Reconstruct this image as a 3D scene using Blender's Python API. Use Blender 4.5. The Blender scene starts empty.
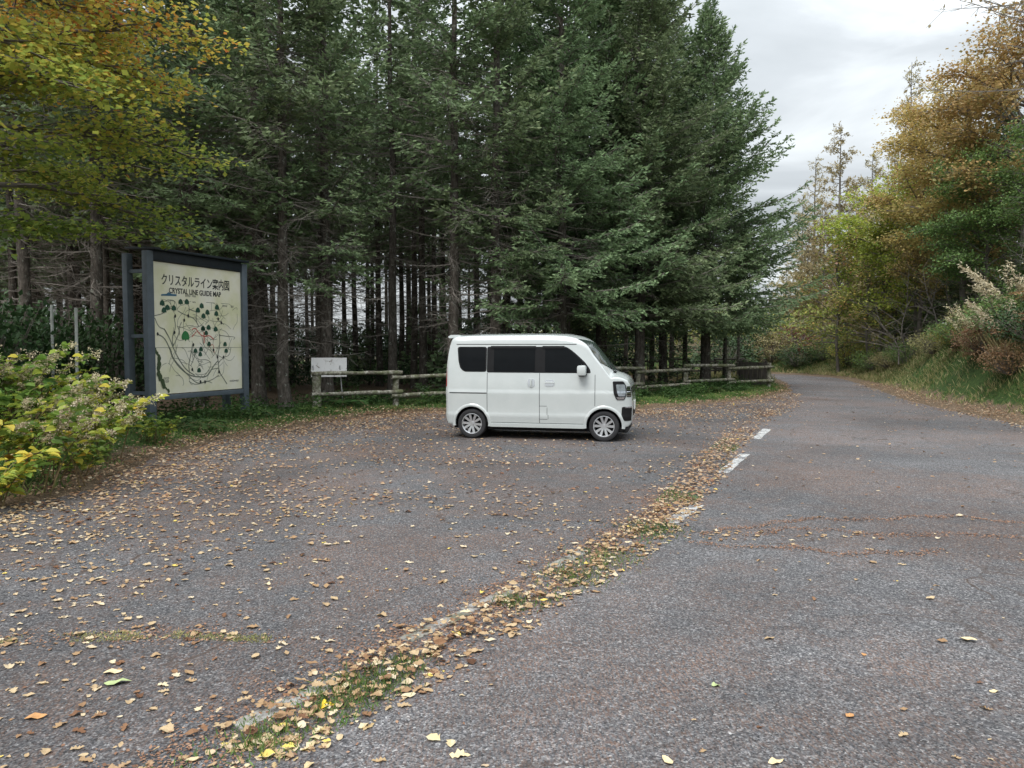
import bpy, bmesh, math, random
import numpy as np
from mathutils import Vector, Matrix, noise as mnoise
SC = bpy.context.scene
COL = SC.collection
PI = math.pi
R = math.radians

# ---------------------------------------------------------------- camera
CAMH = 1.7
FPX = 760.0
PITCH = R(2.86)
cam_d = bpy.data.cameras.new('camera')
cam = bpy.data.objects.new('camera', cam_d)
COL.objects.link(cam)
cam.location = (0, 0, CAMH)
cam.rotation_euler = (R(90) - PITCH, 0, 0)
cam_d.sensor_width = 36
cam_d.lens = 36 * FPX / 1024
cam_d.clip_start = 0.05
cam_d.clip_end = 5000
SC.camera = cam

def ray(px, py):
    x = (px - 512) / FPX; z = -(py - 384) / FPX
    c, s = math.cos(PITCH), math.sin(PITCH)
    return (x, c + z * s, z * c - s)
def gp(px, py, z=0.0):
    """ground point seen at a pixel (used only to read a plan of the place off the photo)"""
    d = ray(px, py)
    t = (z - CAMH) / d[2]
    return (d[0] * t, d[1] * t)
def wx(px, Y):
    return (px - 512) / FPX * Y

# ---------------------------------------------------------------- objects
def tag(o, label=None, cat=None, group=None, kind=None):
    if label: o['label'] = label
    if cat: o['category'] = cat
    if group: o['group'] = group
    if kind: o['kind'] = kind
    return o
def empty(name, loc, rz=0.0, label=None, cat=None, group=None):
    o = bpy.data.objects.new(name, None)
    COL.objects.link(o)
    o.location = loc
    o.rotation_euler = (0, 0, rz)
    o.empty_display_size = 0.2
    return tag(o, label, cat, group)
def link(name, me, mat=None, parent=None):
    o = bpy.data.objects.new(name, me)
    COL.objects.link(o)
    if mat is not None:
        ms = mat if isinstance(mat, (list, tuple)) else [mat]
        if not me.materials:
            for m in ms: me.materials.append(m)
        else:
            for i, m in enumerate(ms): o.material_slots[i].link = 'OBJECT'; o.material_slots[i].material = m
    if parent is not None: o.parent = parent
    return o
def npmesh(name, V, F, smooth=False, tint=None, mats=None):
    """mesh from numpy arrays: V (n,3), F (m,k)"""
    me = bpy.data.meshes.new(name)
    V = np.asarray(V, np.float32); F = np.asarray(F, np.int32)
    m, k = F.shape
    me.vertices.add(len(V)); me.vertices.foreach_set('co', V.ravel())
    me.loops.add(m * k); me.loops.foreach_set('vertex_index', F.ravel())
    me.polygons.add(m)
    me.polygons.foreach_set('loop_start', np.arange(0, m * k, k, dtype=np.int32))
    me.polygons.foreach_set('loop_total', np.full(m, k, np.int32))
    if mats is not None: me.polygons.foreach_set('material_index', np.asarray(mats, np.int32))
    me.update(calc_edges=True)
    me.polygons.foreach_set('use_smooth', np.full(m, bool(smooth)))
    if tint is not None:
        a = me.attributes.new('tint', 'FLOAT', 'FACE')
        a.data.foreach_set('value', np.asarray(tint, np.float32))
    me.validate()
    return me
class MB:
    """collects shapes, then links them as ONE mesh"""
    def __init__(s): s.bm = bmesh.new()
    def box(s, c, d, M=None, bev=0.0):
        T = Matrix.Translation(c) @ (M.to_4x4() if M else Matrix.Identity(4)) @ Matrix.Diagonal((d[0], d[1], d[2], 1))
        r = bmesh.ops.create_cube(s.bm, size=1, matrix=T)
        if bev > 0:
            es = list({e for v in r['verts'] for e in v.link_edges})
            bmesh.ops.bevel(s.bm, geom=es, offset=bev, segments=2, affect='EDGES', profile=0.6)
        return s
    def cyl(s, p0, p1, r0, r1=None, n=12, caps=True):
        p0 = Vector(p0); p1 = Vector(p1); d = p1 - p0
        q = d.to_track_quat('Z', 'Y').to_matrix().to_4x4()
        T = Matrix.Translation((p0 + p1) / 2) @ q
        bmesh.ops.create_cone(s.bm, cap_ends=caps, segments=n, radius1=r0, radius2=r0 if r1 is None else r1, depth=d.length, matrix=T)
        return s
    def grid(s, P, close=False):
        """P: rows of points"""
        vs = [[s.bm.verts.new(p) for p in row] for row in P]
        for i in range(len(vs) - 1):
            m = len(vs[i])
            for j in range(m if close else m - 1):
                try: s.bm.faces.new((vs[i][j], vs[i][(j + 1) % m], vs[i + 1][(j + 1) % m], vs[i + 1][j]))
                except ValueError: pass
        return vs
    def poly(s, pts):
        return s.bm.faces.new([s.bm.verts.new(p) for p in pts])
    def prism(s, pts, d):
        """closed outline pts (3d) extruded by vector d"""
        f = s.poly(pts)
        r = bmesh.ops.extrude_face_region(s.bm, geom=[f])
        for v in r['geom']:
            if isinstance(v, bmesh.types.BMVert): v.co += Vector(d)
        return s
    def lathe(s, prof, axis='Y', n=32, c=(0, 0, 0)):
        rows = []
        for (r, h) in prof:
            row = []
            for k in range(n):
                a = 2 * PI * k / n
                if axis == 'Y': row.append((c[0] + r * math.cos(a), c[1] + h, c[2] + r * math.sin(a)))
                else: row.append((c[0] + r * math.cos(a), c[1] + r * math.sin(a), c[2] + h))
            rows.append(row)
        s.grid(rows, close=True)
        return s
    def build(s, name, mat, parent=None, smooth=None, thick=0.0, M=None):
        if M is not None: bmesh.ops.transform(s.bm, matrix=M, verts=s.bm.verts)
        bmesh.ops.recalc_face_normals(s.bm, faces=s.bm.faces)
        me = bpy.data.meshes.new(name)
        s.bm.to_mesh(me); s.bm.free()
        if smooth is not None:
            me.polygons.foreach_set('use_smooth', [True] * len(me.polygons))
            me.set_sharp_from_angle(angle=R(smooth))
        return link(name, me, mat, parent)
def tubes(P0, P1, R0, R1, k=4):
    """k-sided prisms along segments, vectorised"""
    P0 = np.asarray(P0, np.float64); P1 = np.asarray(P1, np.float64)
    R0 = np.asarray(R0, np.float64); R1 = np.asarray(R1, np.float64)
    d = P1 - P0; L = np.linalg.norm(d, axis=1, keepdims=True) + 1e-9; d = d / L
    ref = np.where(np.abs(d[:, 2:3]) > 0.9, np.array([[1.0, 0, 0]]), np.array([[0, 0, 1.0]]))
    u = np.cross(d, ref); u /= np.linalg.norm(u, axis=1, keepdims=True) + 1e-9
    v = np.cross(d, u)
    n = len(P0); V = np.empty((n, 2 * k, 3))
    for i in range(k):
        a = 2 * PI * i / k
        o = math.cos(a) * u + math.sin(a) * v
        V[:, i] = P0 + o * R0[:, None]
        V[:, k + i] = P1 + o * R1[:, None]
    F = np.array([[i, (i + 1) % k, k + (i + 1) % k, k + i] for i in range(k)])
    F = (F[None] + (np.arange(n) * 2 * k)[:, None, None]).reshape(-1, 4)
    return V.reshape(-1, 3), F
def merge(parts):
    Vs, Fs, o = [], [], 0
    for V, F in parts:
        Vs.append(V); Fs.append(F + o); o += len(V)
    return np.concatenate(Vs), np.concatenate(Fs)

# ---------------------------------------------------------------- materials
class NT:
    def __init__(s, name):
        s.m = bpy.data.materials.new(name); s.m.use_nodes = True
        s.t = s.m.node_tree; s.N = s.t.nodes; s.b = s.N['Principled BSDF']; s.out = s.N['Material Output']
    def n(s, ty, **kw):
        nd = s.N.new(ty)
        for k, v in kw.items():
            if k.startswith('i_'): nd.inputs[int(k[2:]) if k[2:].isdigit() else k[2:].replace('_', ' ')].default_value = v
            else: setattr(nd, k, v)
        return nd
    def l(s, a, b): s.t.links.new(a, b)
    def coord(s, scale=(1, 1, 1), space='Object'):
        tc = s.n('ShaderNodeTexCoord'); mp = s.n('ShaderNodeMapping')
        mp.inputs['Scale'].default_value = scale
        if space == 'World':
            g = s.n('ShaderNodeNewGeometry'); s.l(g.outputs['Position'], mp.inputs[0])
        else: s.l(tc.outputs[space], mp.inputs[0])
        return mp.outputs[0]
    def noise(s, co, scale, detail=4, rough=0.6, dist=0.0):
        nd = s.n('ShaderNodeTexNoise'); nd.inputs['Scale'].default_value = scale
        nd.inputs['Detail'].default_value = detail; nd.inputs['Roughness'].default_value = rough
        nd.inputs['Distortion'].default_value = dist
        s.l(co, nd.inputs['Vector']); return nd.outputs['Fac']
    def ramp(s, fac, stops, mode='LINEAR'):
        nd = s.n('ShaderNodeValToRGB'); cr = nd.color_ramp; cr.interpolation = mode
        while len(cr.elements) < len(stops): cr.elements.new(0.5)
        for e, (p, c) in zip(cr.elements, stops):
            e.position = p; e.color = (c[0], c[1], c[2], 1) if not isinstance(c, (int, float)) else (c, c, c, 1)
        s.l(fac, nd.inputs[0]); return nd.outputs[0]
    def mix(s, fac, a, b, mode='MIX'):
        nd = s.n('ShaderNodeMix', data_type='RGBA', blend_type=mode)
        for sock, v in ((nd.inputs[0], fac), (nd.inputs[6], a), (nd.inputs[7], b)):
            if isinstance(v, (int, float)): sock.default_value = v
            elif isinstance(v, tuple): sock.default_value = (v[0], v[1], v[2], 1)
            else: s.l(v, sock)
        return nd.outputs[2]
    def math(s, op, a, b=0.0, clamp=False):
        nd = s.n('ShaderNodeMath', operation=op, use_clamp=clamp)
        for sock, v in ((nd.inputs[0], a), (nd.inputs[1], b)):
            if isinstance(v, (int, float)): sock.default_value = v
            else: s.l(v, sock)
        return nd.outputs[0]
    def col(s, c, rough=0.8, spec=0.3, metal=0.0):
        if isinstance(c, tuple): s.b.inputs['Base Color'].default_value = (c[0], c[1], c[2], 1)
        else: s.l(c, s.b.inputs['Base Color'])
        if isinstance(rough, (int, float)): s.b.inputs['Roughness'].default_value = rough
        else: s.l(rough, s.b.inputs['Roughness'])
        s.b.inputs['Specular IOR Level'].default_value = spec
        s.b.inputs['Metallic'].default_value = metal
        return s
    def bump(s, h, strength=0.3, dist=0.01):
        nd = s.n('ShaderNodeBump'); nd.inputs['Strength'].default_value = strength; nd.inputs['Distance'].default_value = dist
        s.l(h, nd.inputs['Height']); s.l(nd.outputs[0], s.b.inputs['Normal']); return s
def simple(name, c, rough=0.6, spec=0.3, metal=0.0, var=0.12, scale=6.0):
    t = NT(name); co = t.coord()
    f = t.noise(co, scale, 5)
    lo = tuple(x * (1 - var * 1.6) for x in c); hi = tuple(min(1, x * (1 + var * 1.6)) for x in c)
    t.col(t.ramp(f, [(0.25, lo), (0.75, hi)]), rough, spec, metal)
    return t.m
def leafmat(name, stops, transl=0.35, rough=0.55, spec=0.25):
    """leaf colour from the per-leaf 'tint' attribute"""
    t = NT(name)
    a = t.n('ShaderNodeAttribute', attribute_name='tint')
    c = t.ramp(a.outputs['Fac'], stops)
    oi = t.n('ShaderNodeObjectInfo')
    hs = t.n('ShaderNodeHueSaturation')
    t.l(t.math('ADD', t.math('MULTIPLY', oi.outputs['Random'], 0.03), 0.485), hs.inputs['Hue'])
    t.l(t.math('ADD', t.math('MULTIPLY', oi.outputs['Random'], 0.3), 0.85), hs.inputs['Value'])
    t.l(c, hs.inputs['Color'])
    t.col(hs.outputs[0], rough, spec)
    if transl > 0:
        tr = t.n('ShaderNodeBsdfTranslucent'); t.l(hs.outputs[0], tr.inputs['Color'])
        mx = t.n('ShaderNodeMixShader'); mx.inputs[0].default_value = transl
        t.l(t.b.outputs[0], mx.inputs[1]); t.l(tr.outputs[0], mx.inputs[2]); t.l(mx.outputs[0], t.out.inputs['Surface'])
    return t.m

# ---------------------------------------------------------------- plan geometry
def pchip(xs, ys):
    xs = np.array(xs, float); ys = np.array(ys, float)
    h = np.diff(xs); d = np.diff(ys) / h
    m = np.zeros(len(xs)); m[0] = d[0]; m[-1] = d[-1]
    for i in range(1, len(xs) - 1):
        m[i] = 0 if d[i - 1] * d[i] <= 0 else 2 * d[i - 1] * d[i] / (d[i - 1] + d[i])
    def f(x):
        x = np.clip(x, xs[0], xs[-1]); i = np.clip(np.searchsorted(xs, x) - 1, 0, len(h) - 1)
        t = (x - xs[i]) / h[i]
        return (ys[i] * (2*t**3 - 3*t**2 + 1) + h[i] * m[i] * (t**3 - 2*t**2 + t)
                + ys[i + 1] * (-2*t**3 + 3*t**2) + h[i] * m[i + 1] * (t**3 - t**2))
    return f
def inside(P, poly):
    x, y = P[:, 0], P[:, 1]; r = np.zeros(len(P), bool); n = len(poly)
    for i in range(n):
        x0, y0 = poly[i]; x1, y1 = poly[(i + 1) % n]
        c = (y0 > y) != (y1 > y)
        with np.errstate(divide='ignore', invalid='ignore'):
            xi = (x1 - x0) * (y - y0) / ((y1 - y0) if y1 != y0 else 1e-12) + x0
        r ^= c & (x < xi)
    return r
def pdist(P, line):
    best = np.full(len(P), 1e9)
    for i in range(len(line) - 1):
        a = np.array(line[i], float); b = np.array(line[i + 1], float); d = b - a
        t = np.clip(((P - a) @ d) / (d @ d), 0, 1)
        best = np.minimum(best, np.hypot(*(P - (a + t[:, None] * d)).T))
    return best
def sm(a, b, x):
    t = np.clip((x - a) / (b - a), 0, 1); return t * t * (3 - 2 * t)
def roughen(line, step=0.5, amp=0.12, seed=1):
    out = []; rr = random.Random(seed)
    for i in range(len(line) - 1):
        a = np.array(line[i], float); b = np.array(line[i + 1], float); L = np.hypot(*(b - a)); n = max(1, int(L / step))
        nv = np.array([-(b - a)[1], (b - a)[0]]) / L
        for k in range(n):
            p = a + (b - a) * k / n
            w = mnoise.noise(Vector((p[0] * 0.9, p[1] * 0.9, seed))) * amp * 2 + rr.uniform(-.3, .3) * amp
            out.append(tuple(p + nv * w))
    out.append(tuple(line[-1])); return out
EDGE_L = [(-7.5, -8), (-6.3, 2), (-5.5, 7.4), (-5.0, 9), (-5.5, 11.9), (-5.1, 14.2), (-4.6, 16.2), (-2.9, 19.0), (-1.9, 19.9), (3.4, 20.2),
          (5.5, 22), (8.1, 24.6), (10.2, 28), (12.2, 33.5), (13.5, 38), (13.8, 41.7), (12.6, 44.5), (9.5, 47), (2, 50), (-10, 52.5)]
EDGE_R = [(7.5, -8), (8.2, 4), (9.4, 10), (11, 16.4), (12.4, 23.9), (14.4, 30), (16.6, 37.4), (17.3, 41), (16.8, 44.5), (15, 48.2), (11, 51.5), (3, 55), (-10, 57.5)]
EDGE_L = roughen(EDGE_L, 0.5, 0.12, 3); EDGE_R = roughen(EDGE_R, 0.5, 0.08, 7)
ASPH = EDGE_L + EDGE_R[::-1]
KERB = [(-1.9, 2.2), (-1.2, 3.24), (-.92, 3.65), (-.47, 4.4), (.125, 5.3), (.84, 6.5), (1.42, 7.6), (1.9, 8.8), (2.57, 10.4), (3.4, 12.6), (5.0, 16.3), (6.6, 19.5), (8.6, 23.2)]
def height(P):
    P = np.asarray(P, float)
    ins = inside(P, ASPH)
    dl = pdist(P, EDGE_L); dr = pdist(P, EDGE_R)
    x, y = P[:, 0], P[:, 1]
    nz = np.array([mnoise.fractal(Vector((a * .5, b * .5, 0)), 0.8, 2.0, 4) for a, b in P]) if len(P) else np.zeros(0)
    right = dr < dl
    d = np.where(right, dr, dl)
    # left and rear side
    kb = 1 - sm(10.5, 14.5, y)
    hl = sm(0, .7, d) * .07 + np.minimum(1.15, .36 * np.maximum(0, d - .4)) * kb + nz * .05 * sm(.2, 1, d)
    fall = np.maximum(0, d - 13) * sm(17, 21, y)
    hl = hl - np.minimum(.14 * fall, 30) - np.minimum(fall * .02, 8)
    # right side
    H = np.interp(y, [0, 12, 20, 25, 30, 36, 42, 50], [3.1, 3.1, 3.1, 2.7, 2.0, 1.35, 1.1, .8])
    hr = H * sm(.8, 3.5, d) + .12 * np.maximum(0, d - 5) + nz * .16 * sm(.8, 2.2, d) + sm(0, .6, d) * .04
    hr = hr - .12 * np.maximum(0, d - 5) + .12 * np.clip(d - 5, 0, 22) * sm(6, 16, x) * (1 - sm(70, 120, y))
    hr = np.where(x < 6, hr * .6, hr) - np.minimum(30, .12 * np.maximum(0, y - 85))
    h = np.where(right, hr, hl)
    return np.where(ins, -.03, h)
def hz(x, y): return float(height(np.array([[x, y]]))[0])
# ---------------------------------------------------------------- terrain sheet
def axis(lo, hi, f0, f1, fine):
    a = list(np.arange(f0, f1 + 1e-6, fine))
    s = fine; v = f1
    while v < hi: s *= 1.25; v += s; a.append(v)
    s = fine; v = f0
    while v > lo: s *= 1.25; v -= s; a.insert(0, v)
    return np.array(a)
gx = axis(-1500, 1500, -14, 24, .25); gy = axis(-200, 2500, 0, 56, .25)
X, Y = np.meshgrid(gx, gy); P = np.stack([X.ravel(), Y.ravel()], 1)
Z = height(P)
far = np.hypot(P[:, 0], P[:, 1]) > 200
Z = np.where(far & (P[:, 1] > 0), np.minimum(Z, Z), Z)
nx, ny = len(gx), len(gy)
idx = np.arange(nx * ny).reshape(ny, nx)
F = np.stack([idx[:-1, :-1], idx[:-1, 1:], idx[1:, 1:], idx[1:, :-1]], -1).reshape(-1, 4)
me = npmesh('ground', np.column_stack([P, Z]), F, smooth=True)
# ground cover: 0 brown litter, 1 green moss and short grass
dl = pdist(P, EDGE_L); dr = pdist(P, EDGE_R)
g = np.where(dr < dl, sm(.7, 1.6, dr) * (1 - .55 * sm(5, 8, dr)), sm(.25, .8, dl) * (1 - sm(3.0, 5.5, dl)))
a = me.attributes.new('green', 'FLOAT', 'POINT'); a.data.foreach_set('value', g.astype(np.float32))
t = NT('ground_soil'); co = t.coord(space='World')
gr = t.n('ShaderNodeAttribute', attribute_name='green').outputs['Fac']
n1 = t.noise(co, 2.2, 6, .7); n2 = t.noise(co, 40, 3, .7); n3 = t.noise(co, 9, 4, .7)
brown = t.ramp(n2, [(.3, (.045, .033, .024)), (.5, (.13, .095, .066)), (.68, (.30, .225, .15))])
green = t.ramp(n3, [(.3, (.025, .045, .016)), (.6, (.06, .10, .03)), (.8, (.12, .13, .045))])
msk = t.ramp(t.math('ADD', gr, t.math('MULTIPLY', t.math('SUBTRACT', n1, .5), 1.6)), [(.42, 0.0), (.62, 1.0)])
t.col(t.mix(msk, brown, green), .95, .1).bump(n2, .8, .03)
ground = link('ground', me, t.m); tag(ground, kind='structure')

# ---------------------------------------------------------------- asphalt
def asphalt_mat(name, base, brownish):
    t = NT(name); co = t.coord(space='World')
    v = t.n('ShaderNodeTexVoronoi'); v.inputs['Scale'].default_value = 120; t.l(co, v.inputs['Vector'])
    v2 = t.n('ShaderNodeTexVoronoi'); v2.inputs['Scale'].default_value = 62; t.l(co, v2.inputs['Vector'])
    sp = t.ramp(t.n('ShaderNodeSeparateColor').outputs[0], [(0, 0.0), (1, 1.0)])
    sc = t.N[-1] if False else None
    s1 = t.n('ShaderNodeSeparateColor'); t.l(v.outputs['Color'], s1.inputs[0])
    s2 = t.n('ShaderNodeSeparateColor'); t.l(v2.outputs['Color'], s2.inputs[0])
    b = base
    agg = t.ramp(s1.outputs[0], [(0, (b*.30, b*.30, b*.32)), (.4, (b*.72, b*.71, b*.75)), (.75, (b*1.15, b*1.12, b*1.15)), (.93, (b*1.6, b*1.57, b*1.56)), (1, (b*2.3, b*2.25, b*2.2))])
    agg2 = t.ramp(s2.outputs[1], [(0, .72), (.8, 1.05), (1, 1.6)])
    c = t.mix(1.0, agg, agg2, 'MULTIPLY')
    big = t.noise(co, .55, 6, .65, .4); mid = t.noise(co, 3.2, 6, .7)
    c = t.mix(1.0, c, t.ramp(big, [(.3, .78), (.5, 1.0), (.72, 1.22)]), 'MULTIPLY')
    # needles and grit caught in patches
    nd = t.n('ShaderNodeMapping'); nd.inputs['Scale'].default_value = (90, 22, 30); nd.inputs['Rotation'].default_value = (0, 0, .9); t.l(co, nd.inputs[0])
    ns = t.n('ShaderNodeTexNoise'); ns.inputs['Scale'].default_value = 1; ns.inputs['Detail'].default_value = 3; t.l(nd.outputs[0], ns.inputs['Vector'])
    patch = t.ramp(t.math('ADD', t.math('MULTIPLY', mid, .45), t.math('MULTIPLY', t.noise(co, .33, 5, .7, .6), .7)), [(.50, 0.0), (.70, 1.0)])
    grit = t.ramp(ns.outputs[0], [(.44, 0.0), (.56, 1.0)])
    fac = t.math('MULTIPLY', t.math('MULTIPLY', patch, grit), brownish)
    c = t.mix(fac, c, t.ramp(s1.outputs[1], [(0, (.095, .052, .036)), (1, (.26, .14, .085))]))
    # worn paler areas, fine cracks
    c = t.mix(1.0, c, t.ramp(t.noise(co, .22, 3, .5, .8), [(.35, .84), (.62, 1.18)]), 'MULTIPLY')
    cv = t.n('ShaderNodeTexVoronoi', feature='DISTANCE_TO_EDGE'); cv.inputs['Scale'].default_value = .55
    dn = t.n('ShaderNodeTexNoise'); dn.inputs['Scale'].default_value = 2.3; dn.inputs['Detail'].default_value = 5; t.l(co, dn.inputs['Vector'])
    ad = t.n('ShaderNodeVectorMath', operation='ADD'); scv = t.n('ShaderNodeVectorMath', operation='SCALE'); scv.inputs['Scale'].default_value = .55
    t.l(dn.outputs['Color'], scv.inputs[0]); t.l(co, ad.inputs[0]); t.l(scv.outputs[0], ad.inputs[1]); t.l(ad.outputs[0], cv.inputs['Vector'])
    ck = t.math('MULTIPLY', t.ramp(cv.outputs['Distance'], [(.003, 1.0), (.011, 0.0)]), t.ramp(big, [(.48, 0.0), (.60, .8)]))
    c = t.mix(ck, c, (.055, .036, .026))
    t.col(c, .9, .25)
    h = t.math('ADD', s1.outputs[0], t.math('MULTIPLY', mid, .6))
    t.bump(h, .55, .006)
    return t.m
def sheet(name, poly, z, mat, kind='structure'):
    bm = bmesh.new(); f = bm.faces.new([bm.verts.new((p[0], p[1], z)) for p in poly])
    if f.normal.z < 0 or True: f.normal_update()
    if f.normal.z < 0: f.normal_flip()
    bmesh.ops.triangulate(bm, faces=[f])
    me = bpy.data.meshes.new(name); bm.to_mesh(me); bm.free()
    o = link(name, me, mat); tag(o, kind=kind); return o
M_PARK = asphalt_mat('asphalt_parking', .098, .6)
M_ROAD = asphalt_mat('asphalt_road', .116, .6)
# parking side and road side meet along the kerb line
KEXT = [(-3.6, -8)] + KERB + [(10.2, 26.5)]
iL = next(i for i, p in enumerate(EDGE_L) if p[1] > 26.4 and p[0] > 8)
ROADL = KEXT[:-1] + EDGE_L[iL:]
park = EDGE_L[:iL + 1] + ROADL[:len(KEXT) - 1][::-1]
sheet('parking_area', park, 0.0, M_PARK)
sheet('road', ROADL + EDGE_R[::-1], 0.0, M_ROAD)

# painted dashes, worn
t = NT('worn_road_paint'); co = t.coord(space='World')
n1 = t.noise(co, 26, 5, .75); n2 = t.noise(co, 5, 4, .6)
m = t.ramp(t.math('ADD', t.math('MULTIPLY', n1, .6), t.math('MULTIPLY', n2, .4)), [(.44, 0.0), (.54, 1.0)])
t.col(t.mix(m, (.12, .12, .125), t.ramp(n1, [(.4, (.42, .42, .41)), (.7, (.62, .62, .60))])), .85, .2)
M_PAINT = t.m
def dash(x0, y0, x1, y1, w, seed):
    rr = random.Random(seed); d = np.array([x1 - x0, y1 - y0]); L = np.hypot(*d); d = d / L; nv = np.array([-d[1], d[0]])
    a = [tuple(np.array([x0, y0]) + d * L * k / 8 + nv * (w / 2 + rr.uniform(-.012, .012))) for k in range(9)]
    b = [tuple(np.array([x0, y0]) + d * L * k / 8 - nv * (w / 2 + rr.uniform(-.012, .012))) for k in range(9)]
    sheet('road_marking', b + a[::-1], .004, M_PAINT)
for i, (a, b, w) in enumerate([((670, 523), (696, 505), .15), ((723, 473), (745, 454), .15), ((756, 439), (767, 429), .16)]):
    p, q = gp(*a), gp(*b); dash(p[0], p[1], q[0], q[1], w, i)

# kerb: broken flush concrete blocks along the seam
t = NT('old_concrete'); co = t.coord(space='World')
n1 = t.noise(co, 30, 6, .7); n2 = t.noise(co, 4, 4, .6)
t.col(t.mix(t.ramp(n2, [(.45, 0.0), (.65, 1.0)]), t.ramp(n1, [(.3, (.16, .15, .14)), (.7, (.36, .35, .33))]), t.ramp(n1, [(.3, (.09, .10, .06)), (.7, (.20, .19, .15))])), .95, .15).bump(n1, .5, .01)
M_CONC = t.m
kb = MB(); rr = random.Random(5)
def along(line, s):
    for i in range(len(line) - 1):
        a = np.array(line[i]); b = np.array(line[i + 1]); L = np.hypot(*(b - a))
        if s <= L: return a + (b - a) * s / L, (b - a) / L
        s -= L
    return b, (b - a) / L
KLEN = sum(math.dist(KERB[i], KERB[i + 1]) for i in range(len(KERB) - 1))
s = .1
while s < KLEN - .7:
    L = rr.uniform(.5, .62); p, d = along(KERB, s + L / 2)
    a = math.atan2(d[1], d[0]) + rr.uniform(-.04, .04)
    nn = np.array([-d[1], d[0]]) * (.06 + rr.uniform(-.012, .012))
    py = 384 + FPX * math.tan(math.atan2(CAMH, p[1]) - PITCH)
    up = any(a_ <= py <= b_ for a_, b_ in ((560, 566), (585, 612), (622, 646), (672, 760)))
    kb.box((p[0] + nn[0], p[1] + nn[1], -.05 + rr.uniform(-.006, .004) + (.012 if up else -.006)), (L - .015, .105, .10), Matrix.Rotation(a, 3, 'Z'), .012)
    s += L + (rr.uniform(.3, .9) if rr.random() < .12 else 0)
kerb = kb.build('kerb', M_CONC, smooth=35); tag(kerb, kind='structure')
# ---------------------------------------------------------------- white kei van
t = NT('van_paint'); co = t.coord()
n1 = t.noise(co, 3, 4)
t.col(t.ramp(n1, [(.3, (.475, .51, .505)), (.7, (.52, .55, .545))]), .22, .5)
t.b.inputs['Coat Weight'].default_value = .8; t.b.inputs['Coat Roughness'].default_value = .04
dz = t.n('ShaderNodeSeparateXYZ'); t.l(co, dz.inputs[0])
V_PAINT = t.m
V_WELL = simple('wheel_well_black', (.012, .012, .013), .8)
V_GLASS = simple('tinted_glass', (.005, .006, .007), .02, .12, var=.1)
t = NT('windscreen_glass'); t.col((.035, .048, .045), .03, .55); V_SCREEN = t.m
V_BLACK = simple('van_black_trim', (.013, .013, .014), .4, .15)
V_SEAM = simple('panel_gap', (.06, .065, .066), .7)
V_TYRE = simple('tyre_rubber', (.028, .028, .03), .85, var=.2)
V_RIM = simple('alloy', (.62, .63, .65), .28, .5, .75, var=.06)
V_CHROME = simple('chrome', (.75, .76, .78), .12, .5, 1.0, var=.03)
V_LENS = simple('lamp_lens', (.30, .33, .36), .06, .7, .3, var=.2, scale=22)
V_RED = simple('tail_lamp_red', (.35, .01, .012), .1, .6)
V_PLATE = simple('plate_white', (.75, .76, .74), .5, var=.03)
zt = pchip([-1.74, -1.73, -1.71, -1.68, -1.645, -1.62, -1.58, -1.46, -1.0, 0, .45, .66, .82, .93, 1.05, 1.20, 1.34, 1.39, 1.46, 1.54, 1.61, 1.645, 1.67, 1.69, 1.70],
           [.98, 1.15, 1.38, 1.60, 1.78, 1.85, 1.895, 1.915, 1.93, 1.935, 1.925, 1.895, 1.85, 1.785, 1.65, 1.46, 1.28, 1.235, 1.215, 1.185, 1.14, 1.09, 1.00, .86, .74])
zb = pchip([-1.74, -1.725, -1.695, -1.66, -1.4, 0, 1.3, 1.5, 1.6, 1.66, 1.69, 1.70], [.46, .34, .28, .25, .24, .235, .235, .235, .25, .28, .34, .40])
Wd = pchip([-1.74, -1.725, -1.695, -1.66, -1.50, -1.2, 0, 1.1, 1.3, 1.42, 1.52, 1.60, 1.65, 1.68, 1.70],
           [.62, .665, .70, .722, .734, .7375, .7375, .7375, .731, .714, .682, .640, .598, .560, .51])
cr = pchip([-1.74, -1.5, 0, .6, .90, 1.02, 1.32, 1.40, 1.6, 1.70], [.03, .05, .05, .06, .11, .17, .17, .09, .06, .04])
rr_ = pchip([-1.74, -1.60, -1.4, .6, .90, 1.05, 1.40, 1.7], [.05, .09, .13, .13, .10, .07, .05, .05])
def tw(z):
    up = np.where(z > .9, 1 - .105 * (np.clip(z - .9, 0, 2) / .85) ** 1.35, 1.0)
    return up * np.where(z < .5, 1 - .035 * (np.clip(.5 - z, 0, 1) / .3) ** 1.5, 1.0)
def crease(z):
    return .011 * (1 - sm(.872, .892, z)) * sm(.52, .86, z) + .009 * (1 - sm(.455, .475, z)) * sm(.30, .45, z)
def sy(x, z, off=0.0):
    return float(Wd(x) * tw(np.array(z)) + crease(np.array(z)) + off)
st = np.unique(np.concatenate([np.linspace(-1.74, -1.60, 14), np.linspace(-1.60, .6, 36), np.linspace(.6, 1.4, 26), np.linspace(1.4, 1.70, 22)]))
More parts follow.
